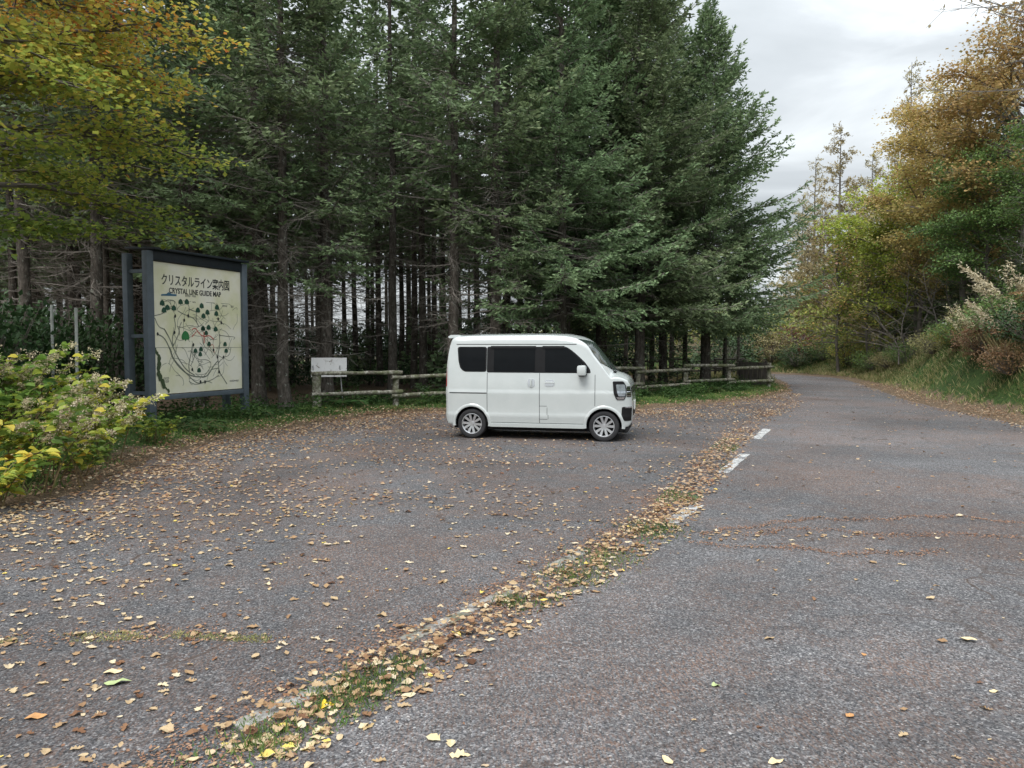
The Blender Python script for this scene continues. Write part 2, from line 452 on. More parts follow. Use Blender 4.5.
def section(x):
    ztop, zbo, c, r = float(zt(x)), float(zb(x)), float(cr(x)), float(rr_(x))
    r = min(r, (ztop - zbo) * .25)
    pts = [(0, zbo), (sy(x, zbo + .04) * .5, zbo)]
    pts += [(sy(x, zbo + .04) - .04, zbo), (sy(x, zbo + .04) - .012, zbo + .012)]
    # height at which side meets the top
    z1 = ztop - c * .8
    ns = 46
    for k in range(ns + 1):
        z = zbo + .04 + (z1 - r - zbo - .04) * k / ns
        pts.append((sy(x, z), z))
    ys = sy(x, z1 - r)
    yt = ys - r * .8
    zc = ztop - c * (yt / ys) ** 2
    for k in range(1, 7):
        a = PI / 2 * k / 6
        pts.append((yt + (ys - yt) * math.cos(a), z1 - r + (zc - z1 + r) * math.sin(a)))
    for k in range(1, 9):
        y = yt * (1 - k / 8)
        pts.append((y, ztop - c * (y / ys) ** 2))
    return pts
def top_z(x, y):
    x = float(x); ztop, c, r = float(zt(x)), float(cr(x)), float(rr_(x)); ys = sy(x, ztop - c * .8 - r)
    return ztop - c * (y / ys) ** 2
van = empty('kei_van', (0, 0, 0), 0, 'white boxy mini van with dark tinted windows parked across the leafy lot', 'van')
mb = MB(); rows = []
for x in st:
    h = section(x)
    rows.append([(x, -y, z) for (y, z) in h[:-1]] + [(x, 0, h[-1][1])] + [(x, y, z) for (y, z) in h[:-1][::-1]][:-1])
vs = mb.grid(rows, close=True)
mb.bm.faces.new(vs[0]); mb.bm.faces.new(vs[-1])
body = mb.build('body', [V_PAINT, V_WELL], van, smooth=32)
# wheel wells cut out of the body
cb = MB(); 
for wxx in (-1.215, 1.215):
    for sgn in (-1, 1):
        cb.cyl((wxx, sgn * .46, .275), (wxx, sgn * .95, .275), .318, n=56)
cut = cb.build('wheel_well_cutter', [V_PAINT, V_WELL])
cut.data.polygons.foreach_set('material_index', [1] * len(cut.data.polygons))
bo = body.modifiers.new('b', 'BOOLEAN'); bo.operation = 'DIFFERENCE'; bo.object = cut; bo.solver = 'EXACT'
dg = bpy.context.evaluated_depsgraph_get(); dg.update()
nm = bpy.data.meshes.new_from_object(body.evaluated_get(dg)); body.modifiers.clear(); body.data = nm
bpy.data.objects.remove(cut)
nm.set_sharp_from_angle(angle=R(32))
def patch(name, zr, xl, xr, off, mat, parent, side=-1, nz_=14, nx_=16, thick=.02, rnd=0.0):
    """panel lying on the body side; xl, xr: [(z, x)...]"""
    xlf = lambda z: np.interp(z, [p[0] for p in xl], [p[1] for p in xl]); xrf = lambda z: np.interp(z, [p[0] for p in xr], [p[1] for p in xr])
    m = MB(); rows = []
    zs = np.linspace(zr[0], zr[1], nz_)
    if rnd: zs = np.unique(np.concatenate([zs, zr[0] + rnd * (1 - np.cos(np.linspace(0, PI/2, 5))), zr[1] - rnd * (1 - np.cos(np.linspace(0, PI/2, 5)))]))
    for z in zs:
        a, b = float(xlf(z)), float(xrf(z))
        if rnd:
            e = min(z - zr[0], zr[1] - z)
            if e < rnd: q = rnd - math.sqrt(max(0, rnd**2 - (rnd - e)**2)); a += q; b -= q
        rows.append([(x, side * sy(x, z, off), z) for x in np.linspace(a, b, nx_)])
    m.grid(rows)
    inner = [[(x, y - side * thick, z) for (x, y, z) in row] for row in rows]
    # rim
    loop = rows[0] + [r[-1] for r in rows[1:]] + rows[-1][::-1][1:] + [r[0] for r in rows[::-1][1:-1]]
    li = inner[0] + [r[-1] for r in inner[1:]] + inner[-1][::-1][1:] + [r[0] for r in inner[::-1][1:-1]]
    m.grid([loop, li], close=True)
    bmesh.ops.remove_doubles(m.bm, verts=m.bm.verts, dist=1e-5)
    return m.build(name, mat, parent, smooth=40)
for sd in (-1, 1):
    # black surround between the door windows, then the panes
    patch('window_surround', (1.215, 1.685), [(1.21, -.93), (1.69, -.93)], [(1.21, .985), (1.30, .955), (1.40, .88), (1.50, .775), (1.60, .66), (1.69, .53)], .003, V_BLACK, van, sd, rnd=.03)
    patch('window_surround', (1.225, 1.685), [(1.22, -1.37), (1.30, -1.44), (1.42, -1.475), (1.69, -1.50)], [(1.2, -.935), (1.7, -.935)], .003, V_BLACK, van, sd, rnd=.045)
    patch('side_window', (1.245, 1.67), [(1.24, -1.36), (1.30, -1.41), (1.42, -1.45), (1.69, -1.475)], [(1.2, -.965), (1.7, -.965)], .008, V_GLASS, van, sd, rnd=.03)
    patch('side_window', (1.24, 1.665), [(1.2, -.80), (1.7, -.80)], [(1.2, -.035), (1.7, -.035)], .008, V_GLASS, van, sd, rnd=.02)
    patch('side_window', (1.235, 1.665), [(1.2, .15), (1.7, .15)], [(1.21, .95), (1.30, .92), (1.40, .845), (1.50, .74), (1.60, .625), (1.69, .49)], .008, V_GLASS, van, sd, rnd=.02)
    for a, b in ((-.86, -.02), (.10, .50)):   # smoked rain visors over the door windows
        patch('rain_visor', (1.655, 1.70), [(1.6, a), (1.75, a)], [(1.6, b), (1.75, b)], .022, V_BLACK, van, sd, nz_=4, thick=.004)
    # panel gaps
    for (x0, z0, x1, z1) in [(-.92, .30, -.92, 1.21), (.054, .30, .054, 1.21), (1.055, .63, 1.055, 1.19)]:
        patch('panel_gap', (z0, z1), [(z0, x0 - .005), (z1, x1 - .005)], [(z0, x0 + .005), (z1, x1 + .005)], .0015, V_SEAM, van, sd, nz_=40, nx_=2, thick=.003)
    patch('panel_gap', (.300, .308), [(.3, -.92), (.4, -.92)], [(.3, .86), (.4, .86)], .0015, V_SEAM, van, sd, nz_=2, nx_=20, thick=.003)
    patch('roof_gutter', (1.722, 1.736), [(1.7, -1.52), (1.8, -1.52)], [(1.7, .72), (1.8, .70)], .002, V_SEAM, van, sd, nz_=3, nx_=30, thick=.004)
    patch('slide_rail', (.828, .846), [(.8, -1.64), (.9, -1.64)], [(.8, -.93), (.9, -.93)], .002, V_BLACK, van, sd, nz_=3, nx_=16, thick=.004)
    patch('side_skirt', (.222, .285), [(.2, -.86), (.3, -.86)], [(.2, .86), (.3, .86)], .014, V_PAINT, van, sd, nz_=4, nx_=20, thick=.05)
    # bright handle bowls and handles
    for (hx, hz_, w, h) in ((-.10, 1.03, .13, .15), (.235, 1.03, .17, .12)):
        hb = patch('door_handle', (hz_ - h / 2, hz_ + h / 2), [(hz_ - 1, hx - w / 2), (hz_ + 1, hx - w / 2)], [(hz_ - 1, hx + w / 2), (hz_ + 1, hx + w / 2)], .005, V_CHROME, van, sd, nz_=6, nx_=6, thick=.01, rnd=.035)
        m = MB()
        if w < .15: m.box((hx, sd * sy(hx, hz_, .022), hz_ + .01), (.032, .022, .15), None, .008)
        else: m.box((hx + .005, sd * sy(hx, hz_, .022), hz_ + .012), (.17, .022, .03), None, .008)
        m.build('grip', V_PAINT, hb, smooth=35)
    # headlamp wrapping the corner
    hl = patch('headlight', (.745, 1.075), [(.74, 1.44), (.86, 1.385), (1.08, 1.365)], [(.74, 1.57), (.82, 1.60), (.95, 1.605), (1.0, 1.595), (1.08, 1.55)], .010, V_BLACK, van, sd, thick=.03, rnd=.02)
    patch('lamp_lens', (.81, 1.02), [(.8, 1.475), (.9, 1.44), (1.03, 1.425)], [(.8, 1.585), (.9, 1.592), (1.0, 1.58), (1.03, 1.57)], .016, V_LENS, hl, sd, thick=.01, rnd=.012)
    patch('lamp_lens', (.755, .795), [(.75, 1.46), (.8, 1.43)], [(.75, 1.56), (.8, 1.58)], .015, V_CHROME, hl, sd, nz_=5, thick=.008)
    gs = patch('grille_side', (.80, .985), [(.8, 1.61), (1.0, 1.61)], [(.8, 1.685), (.9, 1.675), (1.0, 1.66)], .012, V_BLACK, van, sd, thick=.02)
    for zq in (.815, .85, .885, .92, .955): patch('grille_bar', (zq, zq + .010), [(.8, 1.61), (1.0, 1.61)], [(.8, 1.685), (.9, 1.675), (1.0, 1.66)], .017, V_CHROME, gs, sd, nz_=2, thick=.004)
    # bumper recess and chrome blade
    rc = patch('bumper_recess', (.37, .62), [(.36, 1.57), (.48, 1.52), (.62, 1.53)], [(.36, 1.688), (.62, 1.698)], .006, V_BLACK, van, sd, thick=.02, rnd=.02)
    patch('chrome_blade', (.60, .625), [(.6, 1.585), (.63, 1.585)], [(.6, 1.695), (.63, 1.695)], .012, V_CHROME, rc, sd, nz_=3, thick=.01)
    patch('tail_light', (.95, 1.30), [(.95, -1.725), (1.2, -1.71), (1.30, -1.695)], [(.95, -1.70), (1.3, -1.70)], .006, V_RED, van, sd, thick=.02)
    # arch lips
    for wxx in (-1.215, 1.215):
        m = MB(); rows = []
        for k in range(41):
            a = R(-8) + R(196) * k / 40
            row = []
            for (rad, o) in ((.312, -.02), (.314, .010), (.332, .016), (.352, .012), (.372, -.004)):
                x = wxx + rad * math.cos(a); z = .275 + rad * math.sin(a)
                row.append((x, sd * sy(x, max(z, .25), o), z))
            rows.append(row)
        m.grid(rows); m.build('wheel_arch', V_PAINT, van, smooth=50)
# fuel flap seam on the near side
for (x0, x1, z0, z1) in ((.055, .19, .612, .620), (.19, .197, .46, .59), (.055, .20, .375, .383), (.21, .217, .38, .46)):
    patch('panel_gap', (z0, z1), [(z0, x0), (z1, x0)], [(z0, x1), (z1, x1)], .0015, V_SEAM, van, -1, nz_=6, nx_=6, thick=.003)
# windscreen and tailgate window
m = MB(); rows = []
for v in np.linspace(0, 1, 16):
    row = []
    for u in np.linspace(-1, 1, 25):
        xc = .955 + (1.365 - .955) * v
        y = u * (.60 + .055 * v); x = xc - .235 * u * u
        row.append((x + .006, y, top_z(x, y) + .006))
    rows.append(row)
m.grid(rows); ws = m.build('windscreen', V_SCREEN, van, smooth=60)
m = MB(); m.cyl((1.37, -.42, 1.235), (1.16, -.10, 1.50), .009, n=6); m.cyl((1.375, .12, 1.25), (1.16, .36, 1.47), .009, n=6); m.build('wiper', V_BLACK, van)
m = MB(); m.box((1.375, 0, 1.232), (.05, .8, .02), Matrix.Rotation(R(30), 3, 'Y'), .006); m.build('cowl', V_BLACK, van)
# rear spoiler
m = MB(); m.prism([(-1.48, -.55, 1.905), (-1.66, -.57, 1.905), (-1.71, -.57, 1.875), (-1.70, -.57, 1.845), (-1.63, -.57, 1.845), (-1.48, -.56, 1.87)], (0, 1.13, 0)); m.build('rear_spoiler', V_PAINT, van, smooth=30)
m = MB(); m.box((-1.70, 0, 1.42), (.02, 1.0, .42), Matrix.Rotation(R(8), 3, 'Y')); m.build('rear_window', V_GLASS, van)
# grille, bars, emblem ring, bumper pieces, plate
m = MB(); m.box((1.655, 0, .885), (.07, 1.04, .17), None, .02); gl = m.build('grille', V_BLACK, van, smooth=40)
m = MB()
for z in (.825, .855, .885, .915, .945): m.box((1.688, 0, z), (.012, .96, .010))
m.box((1.68, 0, .975), (.02, .98, .014)); m.box((1.69, 0, .795), (.02, .98, .014)); m.build('grille_bar', V_CHROME, gl)
m = MB(); m.box((1.69, 0, .50), (.03, .74, .12), None, .01); m.build('air_intake', V_BLACK, van, smooth=40)
m = MB(); m.box((1.712, 0, .62), (.012, .33, .165), None, .003); m.build('number_plate', V_PLATE, van)
m = MB(); m.box((1.45, 0, .20), (.36, 1.2, .10), None, .03); m.box((0, 0, .2), (2.2, 1.1, .10)); m.box((-1.45, 0, .22), (.3, 1.1, .1)); m.build('underbody', V_WELL, van)
# mirrors
for sd in (-1, 1):
    m = MB(); m.box((.83, sd * .81, 1.265), (.16, .25, .185), None, .045); mr = m.build('door_mirror', V_PAINT, van, smooth=40)
    m = MB(); m.box((.86, sd * .73, 1.20), (.10, .14, .06), None, .02); m.box((.83, sd * .80, 1.178), (.10, .20, .03), None, .012); m.build('mirror_mount', V_BLACK, mr, smooth=40)
m = MB(); m.cyl((-1.10, -.42, 1.88), (-1.28, -.44, 2.06), .005, .003, n=6); m.build('antenna', V_BLACK, van)
# wheels
def make_wheel():
    h = MB(); h.cyl((0, -.02, 0), (0, .07, 0), .125, n=32); w = h.build('wheel', V_WELL, None, smooth=35)
    t_ = MB(); t_.lathe([(.185, .075), (.215, .085), (.255, .08), (.268, .055), (.2695, .0), (.268, -.055), (.258, -.078), (.235, -.086), (.205, -.084), (.188, -.074), (.183, -.03), (.183, .05), (.185, .075)], n=56); t_.build('tyre', V_TYRE, w, smooth=35)
    r = MB(); r.lathe([(.186, -.070), (.190, -.078), (.182, -.079), (.174, -.070), (.170, -.02), (.172, .05)], n=56)
    for k in range(5):
        for q in (-1, 1):
            a = 2 * PI * k / 5 + q * .20 + .3; a2 = 2 * PI * k / 5 + q * .30 + .3
            p0 = Vector((math.cos(a) * .03, -.052, math.sin(a) * .03)); p1 = Vector((math.cos(a2) * .176, -.066, math.sin(a2) * .176))
            d = p1 - p0; T = Vector((-d.z, 0, d.x)).normalized()
            for (w0, w1) in ((.016, .024),):
                A = [p0 - T * w0, p0 + T * w0, p1 + T * w1, p1 - T * w1]
                r.prism(A, (0, .022, 0))
    r.cyl((0, -.066, 0), (0, -.03, 0), .036, n=24)
    r.build('rim', V_RIM, w, smooth=35)
    return w
w0 = make_wheel()
def copy_tree(o, parent=None):
    c = o.copy(); COL.objects.link(c); c.parent = parent
    for ch in o.children: copy_tree(ch, c)
    return c
kids = list(w0.children)
for i, (x, sd) in enumerate(((1.215, -1), (-1.215, -1), (1.215, 1), (-1.215, 1))):
    if i == 0: w = w0
    else:
        w = w0.copy(); COL.objects.link(w)
        for k_ in kids:
            c = k_.copy(); COL.objects.link(c); c.parent = w
    w.parent = van; w.location = (x, sd * .648, .27)
    w.rotation_euler = (0, R(40 * i), 0 if sd < 0 else PI)
VA = R(12.5)
van.rotation_euler = (0, 0, -VA)
gf = gp(603.7, 441.8)
c_, s_ = math.cos(-VA), math.sin(-VA); lx, ly = 1.215, -.73
van.location = (gf[0] - (c_ * lx - s_ * ly), gf[1] - (s_ * lx + c_ * ly), .002)
# ---------------------------------------------------------------- guide map board
S_STEEL = simple('bluegrey_steel', (.085, .105, .125), .5, .35, var=.14, scale=4)
S_DARK = simple('dark_canopy_metal', (.012, .017, .022), .5, var=.2)
t = NT('board_face'); co = t.coord()
n1 = t.noise(co, 1.1, 4, .6); n2 = t.noise(co, 14, 4)
c = t.ramp(n1, [(.40, (.72, .70, .60)), (.52, (.68, .66, .50)), (.64, (.60, .60, .38))])
t.col(t.mix(t.math('MULTIPLY', n2, .18), c, (.40, .40, .32)), .55, .3); S_FACE = t.m
S_INK = simple('board_ink', (.025, .028, .028), .6)
S_LINE = simple('map_road_ink', (.15, .165, .135), .6)
S_PINE = simple('map_dark_green', (.02, .065, .04), .6)
S_GREEN = simple('map_green', (.03, .16, .05), .6)
S_RED = simple('map_red', (.45, .10, .08), .6)
S_BLUE = simple('map_blue', (.04, .12, .19), .6)
S_TAN = simple('map_pale_green', (.52, .55, .34), .6, var=.08)
bl = np.array(gp(151.5, 430.5)); br = np.array(gp(245, 418.5))
bd = (br - bl) / np.hypot(*(br - bl)); bw = float(np.hypot(*(br - bl)))
board = empty('guide_map_board', (bl[0], bl[1], 0), math.atan2(bd[1], bd[0]), 'tall blue-grey steel map board with cream panel beside the yellow maple', 'sign')
# local: x along the board, y away from the viewer, z up
PX0, PX1, PZ0, PZ1 = .09, bw - .08, .71, 3.41
def post(x, y, h, w=.15):
    MB().box((x, y, h / 2 - .15), (w, .13, h + .3), None, .008).build('post', S_STEEL, board, smooth=35)
post(0, 0, 3.60, .17); post(-.02, .52, 3.56, .15); post(bw, 0, 3.60, .17); post(bw - .02, .52, 3.56, .15)
MB().box((bw / 2, .0, PZ0 - .06), (bw - .172, .10, .10), None, .006).build('bottom_rail', S_STEEL, board, smooth=35)
for x in (0, bw):
    m = MB()
    for z in (.75, 1.9, 3.2): m.box((x - .01, .26, z), (.07, .388, .07))
    m.build('brace', S_STEEL, board)
MB().box((bw / 2, .03, 3.53), (bw - .18, .16, .22), None, .01).box((bw / 2 + .05, .25, 3.67), (bw + .02, .80, .05), Matrix.Rotation(R(3), 3, 'X'), .01).build('canopy', S_DARK, board, smooth=35)
panel = MB().box(((PX0 + PX1) / 2, .02, (PZ0 + PZ1) / 2), (PX1 - PX0, .05, PZ1 - PZ0 - .01), None, .004).build('panel', S_FACE, board)
FY = -.005 - .003
def txt(body, size, cx, cz, mat, name, parent, width=None, bold=0.0):
    cu = bpy.data.curves.new(name, 'FONT'); cu.body = body; cu.size = size; cu.align_x = 'CENTER'; cu.align_y = 'CENTER'; cu.extrude = .0015; cu.offset = bold
    o = bpy.data.objects.new(name, cu); COL.objects.link(o)
    dg = bpy.context.evaluated_depsgraph_get(); dg.update()
    me = bpy.data.meshes.new_from_object(o.evaluated_get(dg)); bpy.data.objects.remove(o)
    xs = [v.co.x for v in me.vertices]; w = max(xs) - min(xs); k = (width / w) if width else 1
    mx = (max(xs) + min(xs)) / 2
    for v in me.vertices: x, y, z = v.co; v.co = ((x - mx) * k + cx, FY - z, y + cz)
    me.materials.clear(); return link(name, me, mat, parent)
PW = PX1 - PX0; PH = PZ1 - PZ0
def bp(u, v): return (PX0 + u * PW, PZ0 + v * PH)   # u right, v up, 0..1
txt('クリスタルライン案内図', .25, bp(.475, 0)[0], bp(0, .865)[1], S_INK, 'title_lettering', panel, PW * .76, .003)
txt('CRYSTAL LINE GUIDE MAP', .155, bp(.46, 0)[0], bp(0, .79)[1], S_INK, 'subtitle_lettering', panel, PW * .58, .003)
def ribbon(m, pts, w, y=FY):
    P = [Vector((bp(u, v)[0], 0, bp(u, v)[1])) for u, v in pts]
    # smooth it
    for _ in range(2):
        Q = [P[0]]
        for i in range(len(P) - 1): Q += [P[i] * .75 + P[i + 1] * .25, P[i] * .25 + P[i + 1] * .75]
        Q.append(P[-1]); P = Q
    rows = []
    for i, p in enumerate(P):
        d = (P[min(i + 1, len(P) - 1)] - P[max(i - 1, 0)]).normalized(); n = Vector((-d.z, 0, d.x)) * w / 2
        rows.append([(p.x - n.x, y, p.z - n.z), (p.x + n.x, y, p.z + n.z)])
    m.grid(rows)
def I(x, y): return ((x - 128) / 310.0, 1 - (y - 0) / 1.0)
# picture of the map, in panel fractions read off the photograph
def Q(x, y, lower=False):
    """crop px (two enlarged crops of the board) -> panel u,v"""
    Yp = (255 + y / 9.6) if not lower else (325 + y / 9.6); Xp = 148 + x / 9.6
    xl = 152 + (Yp - 260) * .063; xr = 238.0 + (Yp - 272) * .045
    u = (Xp - xl) / (xr - xl); top = 259.7 + 12.6 * u; bot = 396.3 - 9.5 * u
    return (max(.02, min(.98, u / (1 + .17 * (1 - u)) * 1.0 if u > 0 else .02)), max(.02, 1 - (Yp - top) / (bot - top)))
m = MB()
for pts, w in [
    ([(30, 580), (90, 578), (170, 560), (200, 500), (260, 515)], .018), ([(90, 600), (130, 690), (190, 710), (220, 768)], .018),
    ([(270, 590), (290, 680), (270, 768)], .02), ([(300, 530), (350, 560), (400, 580), (450, 600), (480, 640)], .018),
    ([(400, 510), (440, 530), (480, 540), (470, 620), (500, 680)], .02), ([(340, 640), (320, 700), (330, 768)], .016),
    ([(350, 430), (400, 470), (410, 520), (400, 580)], .014), ([(570, 560), (600, 610), (560, 660)], .012), ([(660, 600), (710, 650), (730, 660)], .014),
    ([(140, 470), (160, 440), (270, 430), (270, 470), (250, 500), (160, 480)], .012)]:
    ribbon(m, [Q(*p) for p in pts], w)
for pts, w in [
    ([(120, 85), (190, 120), (240, 220), (290, 350), (370, 440), (450, 490), (560, 495), (600, 480), (650, 380), (690, 330)], .026),
    ([(180, 30), (240, 130), (270, 210), (330, 330), (400, 430), (480, 480)], .024), ([(300, 0), (330, 60), (290, 160), (270, 210)], .018),
    ([(270, 70), (260, 140), (275, 200)], .022), ([(450, 180), (440, 270), (420, 380), (430, 440)], .022), ([(480, 240), (470, 310), (440, 390)], .018),
    ([(240, 220), (270, 320), (330, 380), (420, 480), (500, 560), (560, 545), (640, 520), (700, 470)], .018),
    ([(530, 330), (590, 325), (630, 360), (610, 420), (560, 495)], .014), ([(690, 80), (700, 180), (680, 290), (690, 350), (700, 440), (740, 500), (775, 555)], .022),
    ([(690, 90), (760, 100), (840, 105), (820, 130)], .014), ([(690, 350), (740, 300), (790, 280), (800, 200)], .014), ([(630, 420), (700, 400), (690, 460)], .016),
    ([(500, 340), (550, 350), (500, 380), (550, 390)], .012), ([(640, 550), (600, 530), (540, 560), (480, 570), (430, 540)], .014)]:
    ribbon(m, [Q(p[0], p[1], True) for p in pts], w)
rq = random.Random(12)
for k in range(70):   # finer lanes branching over the map
    u0, v0 = rq.uniform(.12, .9), rq.uniform(.10, .70); a = rq.uniform(0, 6.28); pts = [(u0, v0)]
    for q_ in range(4): a += rq.uniform(-.8, .8); pts.append((min(.95, max(.05, pts[-1][0] + .045 * math.cos(a))), min(.72, max(.06, pts[-1][1] + .045 * math.sin(a)))))
    ribbon(m, pts, .009, FY + .0004)
m.build('map_roads', S_LINE, panel)
m = MB()
for pts, w in [([(440, 40), (470, 20), (500, 70), (550, 110), (600, 90), (640, 130)], .022), ([(550, 60), (555, 170)], .026), ([(480, 60), (440, 110)], .018), ([(600, 200), (640, 170), (650, 260)], .012)]:
    ribbon(m, [Q(p[0], p[1], True) for p in pts], w, FY - .001)
m.build('map_route', S_RED, panel)
# tree marks
def mark(m, c, s, y=FY - .002, kind='tree'):
    x, z = bp(*c)
    if kind == 'tree': o = [(-1, -.8), (-.15, -.8), (-.15, -1.1), (.15, -1.1), (.15, -.8), (1, -.8), (1.1, -.3), (.95, .3), (.6, .8), (0, 1.1), (-.6, .8), (-.95, .3), (-1.1, -.3)]
    else: o = [(math.cos(a) * .8, math.sin(a) * 1.1) for a in np.linspace(0, 2 * PI, 9)[:-1]]
    m.poly([(x + a * s, y, z + b * s) for a, b in o])
m = MB()
for x, y in [(325, 445), (382, 445), (155, 455), (205, 500), (175, 525), (520, 483), (487, 525), (575, 545), (540, 580), (660, 497), (657, 557), (590, 690), (655, 705), (265, 505), (540, 700)]: mark(m, Q(x, y), .058)
for x, y in [(600, 175), (745, 175), (757, 238), (528, 225), (478, 243), (523, 275), (540, 30), (517, 430), (570, 70)]: mark(m, Q(x, y, True), .052)
m.build('map_tree_marks', S_PINE, panel)
m = MB(); mark(m, Q(382, 100, True), .10); m.build('map_tree_marks', S_GREEN, panel)
m = MB()
for x, y in [(457, 185), (642, 232), (680, 300), (700, 440), (455, 425), (575, 540), (535, 540), (735, 298), (125, 85)]: mark(m, Q(x, y, True), .034, kind='dot')
for x, y in [(280, 582), (365, 622), (400, 578), (675, 607), (705, 643), (280, 740)]: mark(m, Q(x, y), .034, kind='dot')
m.build('map_marks', S_INK, panel)
m = MB(); rr = random.Random(3)
for k in range(42):
    tt = k / 41; q = np.array([(85, 230), (130, 270), (150, 320), (140, 430), (160, 510), (200, 590), (250, 640)], float)
    x = np.interp(tt, np.linspace(0, 1, 7), q[:, 0]) + rr.uniform(-8, 8); y = np.interp(tt, np.linspace(0, 1, 7), q[:, 1]) + rr.uniform(-8, 8)
    mark(m, Q(x, y, True), (.05 if .3 < tt < .85 else .028) * rr.uniform(.7, 1.2), kind='dot', y=FY - .0012 - .0002 * k)
m.build('map_forest_band', simple('map_band_green', (.05, .075, .035), .6), panel)
m = MB(); a = [Q(140, 385), Q(285, 390), Q(285, 372), Q(240, 368), Q(210, 350), (Q(190, 368)), Q(145, 370)]
m.poly([(bp(u, v)[0], FY - .001, bp(u, v)[1]) for u, v in a]); m.build('map_ridge', S_BLUE, panel)
# small captions, too small to read: rows of short strokes
m = MB(); rr = random.Random(9)
def strokes(x0, x1, y, low, h=.035):
    (u0, v), (u1, _) = Q(x0, y, low), Q(x1, y, low); X0, z = bp(u0, v); X1 = bp(u1, v)[0]; x = X0
    while x < X1:
        m.box((x, FY, z), (.010, .002, h * rr.uniform(.6, 1))); m.box((x + .008, FY, z + rr.uniform(-.3, .3) * h), (.02, .002, .008)); x += .03
strokes(370, 410, 385, False, .06); strokes(430, 465, 388, False, .06); strokes(715, 750, 483, False, .05); strokes(790, 812, 490, False, .07)
for y in (515, 535, 553): strokes(200, 245, y, True)
strokes(800, 880, 525, True, .05); strokes(440, 460, 447, False)
m.build('map_captions', simple('faded_ink', (.14, .15, .14), .6), panel)
m = MB(); z = bp(0, .355)[1]; m.box(((PX0 + PX1) / 2, FY + .0005, z), (PW * .99, .003, .008)); m.build('panel_joint', S_LINE, panel)

# ---------------------------------------------------------------- log fence
t = NT('weathered_log'); co = t.coord((1, 1, 1))
n1 = t.noise(co, 11, 6, .75); n2 = t.noise(co, 3.5, 4, .6); n3 = t.noise(co, 60, 3, .7)
c = t.ramp(n1, [(.34, (.05, .045, .035)), (.47, (.17, .155, .125)), (.56, (.30, .29, .24)), (.66, (.50, .52, .45))])
c = t.mix(t.ramp(n2, [(.46, 0.0), (.62, .8)]), c, (.11, .125, .06))
t.col(c, .95, .1).bump(n1, .7, .02); F_LOG = t.m
t = NT('dark_wood'); co = t.coord((8, 8, 1)); n1 = t.noise(co, 3, 5)
t.col(t.ramp(n1, [(.3, (.03, .026, .022)), (.7, (.085, .075, .065))]), .9, .2); F_DARK = t.m  # dark brown wood streaked by stretched noise
def log(m, p0, p1, r, seed, n=9, k=10):
    rr = random.Random(seed); p0 = Vector(p0); p1 = Vector(p1); d = (p1 - p0).normalized()
    u = d.cross(Vector((0, 0, 1))) if abs(d.z) < .9 else d.cross(Vector((1, 0, 0))); u.normalize(); v = d.cross(u); rows = []
    for i in range(n):
        c = p0.lerp(p1, i / (n - 1)) + u * rr.uniform(-1, 1) * r * .12 + v * rr.uniform(-1, 1) * r * .12
        R0 = r * (1 + rr.uniform(-.13, .13)); rows.append([tuple(c + (u * math.cos(2 * PI * j / k) + v * math.sin(2 * PI * j / k)) * R0) for j in range(k)])
    vs = m.grid(rows, close=True); m.bm.faces.new(vs[0]); m.bm.faces.new(vs[-1])
def fence_line(name, A, B, nsec, label, rail_r=.055, post_r=.085, top=.86, low=.34, postr0=None, mat=None, group=None, seed=0):
    A = np.array(A, float); B = np.array(B, float); L = np.hypot(*(B - A)); d = (B - A) / L; nv = np.array([d[1], -d[0]])
    f = empty(name, (A[0], A[1], hz(*A)), 0, label, 'fence', group); base = Vector(f.location); rr = random.Random(seed)
    for i in range(nsec + 1):
        p = A + d * L * i / nsec; z = hz(*p); m = MB(); r = post_r * (1.35 if i == 0 and postr0 else 1)
        log(m, Vector((p[0], p[1], z - .2)) - base, Vector((p[0] + rr.uniform(-.02, .02), p[1], z + top + .10)) - base, r, i, 6, 12)
        m.build('post', mat or F_LOG, f, smooth=45)
    for i in range(nsec):
        off = post_r + rail_r - .03; stg = .055 if i % 2 == 0 else -.055
        ext = .16
        a = A + d * (L * i / nsec - ext) + nv * off; b = A + d * (L * (i + 1) / nsec + ext) + nv * off
        if i % 2: a -= nv * .015; b -= nv * .015
        for h in (top, low):
            m = MB(); za = hz(*a) + h + stg + rr.uniform(-.02, .02); zb_ = hz(*b) + h + stg + rr.uniform(-.02, .02)
            log(m, Vector((a[0], a[1], za)) - base, Vector((b[0], b[1], zb_)) - base, rail_r, i * 7 + int(h * 10), 9, 10)
            m.build('rail', mat or F_LOG, f, smooth=45)
    return f
fence_line('log_fence', (-5.05, 19.6), (9.8, 29.0), 8, 'weathered grey log fence with staggered rails running behind the white van', postr0=1, group=None, seed=2)
fence_line('far_log_fence', (4.5, 37.0), (12.2, 40.5), 5, 'dark thin rail fence far behind the grey log fence among fir trunks', .045, .06, .9, .42, mat=F_DARK, seed=4)
# dark board screen by the end of the log fence
p = (wx(753, 31.0), 31.0); sc_ = empty('board_screen', (p[0], p[1], hz(*p)), R(-6), 'dark upright plank screen at the far end of the log fence', 'screen')
m = MB()
for i in range(6): m.box((-.45 + i * .18, 0, .52), (.17, .03, 1.0 - .02 * i), None, .004)
m.build('planks', F_DARK, sc_)
MB().box((-.52, .05, .5), (.08, .07, 1.1)).build('post', F_DARK, sc_); MB().box((.52, .05, .5), (.08, .07, 1.1)).build('post', F_DARK, sc_)
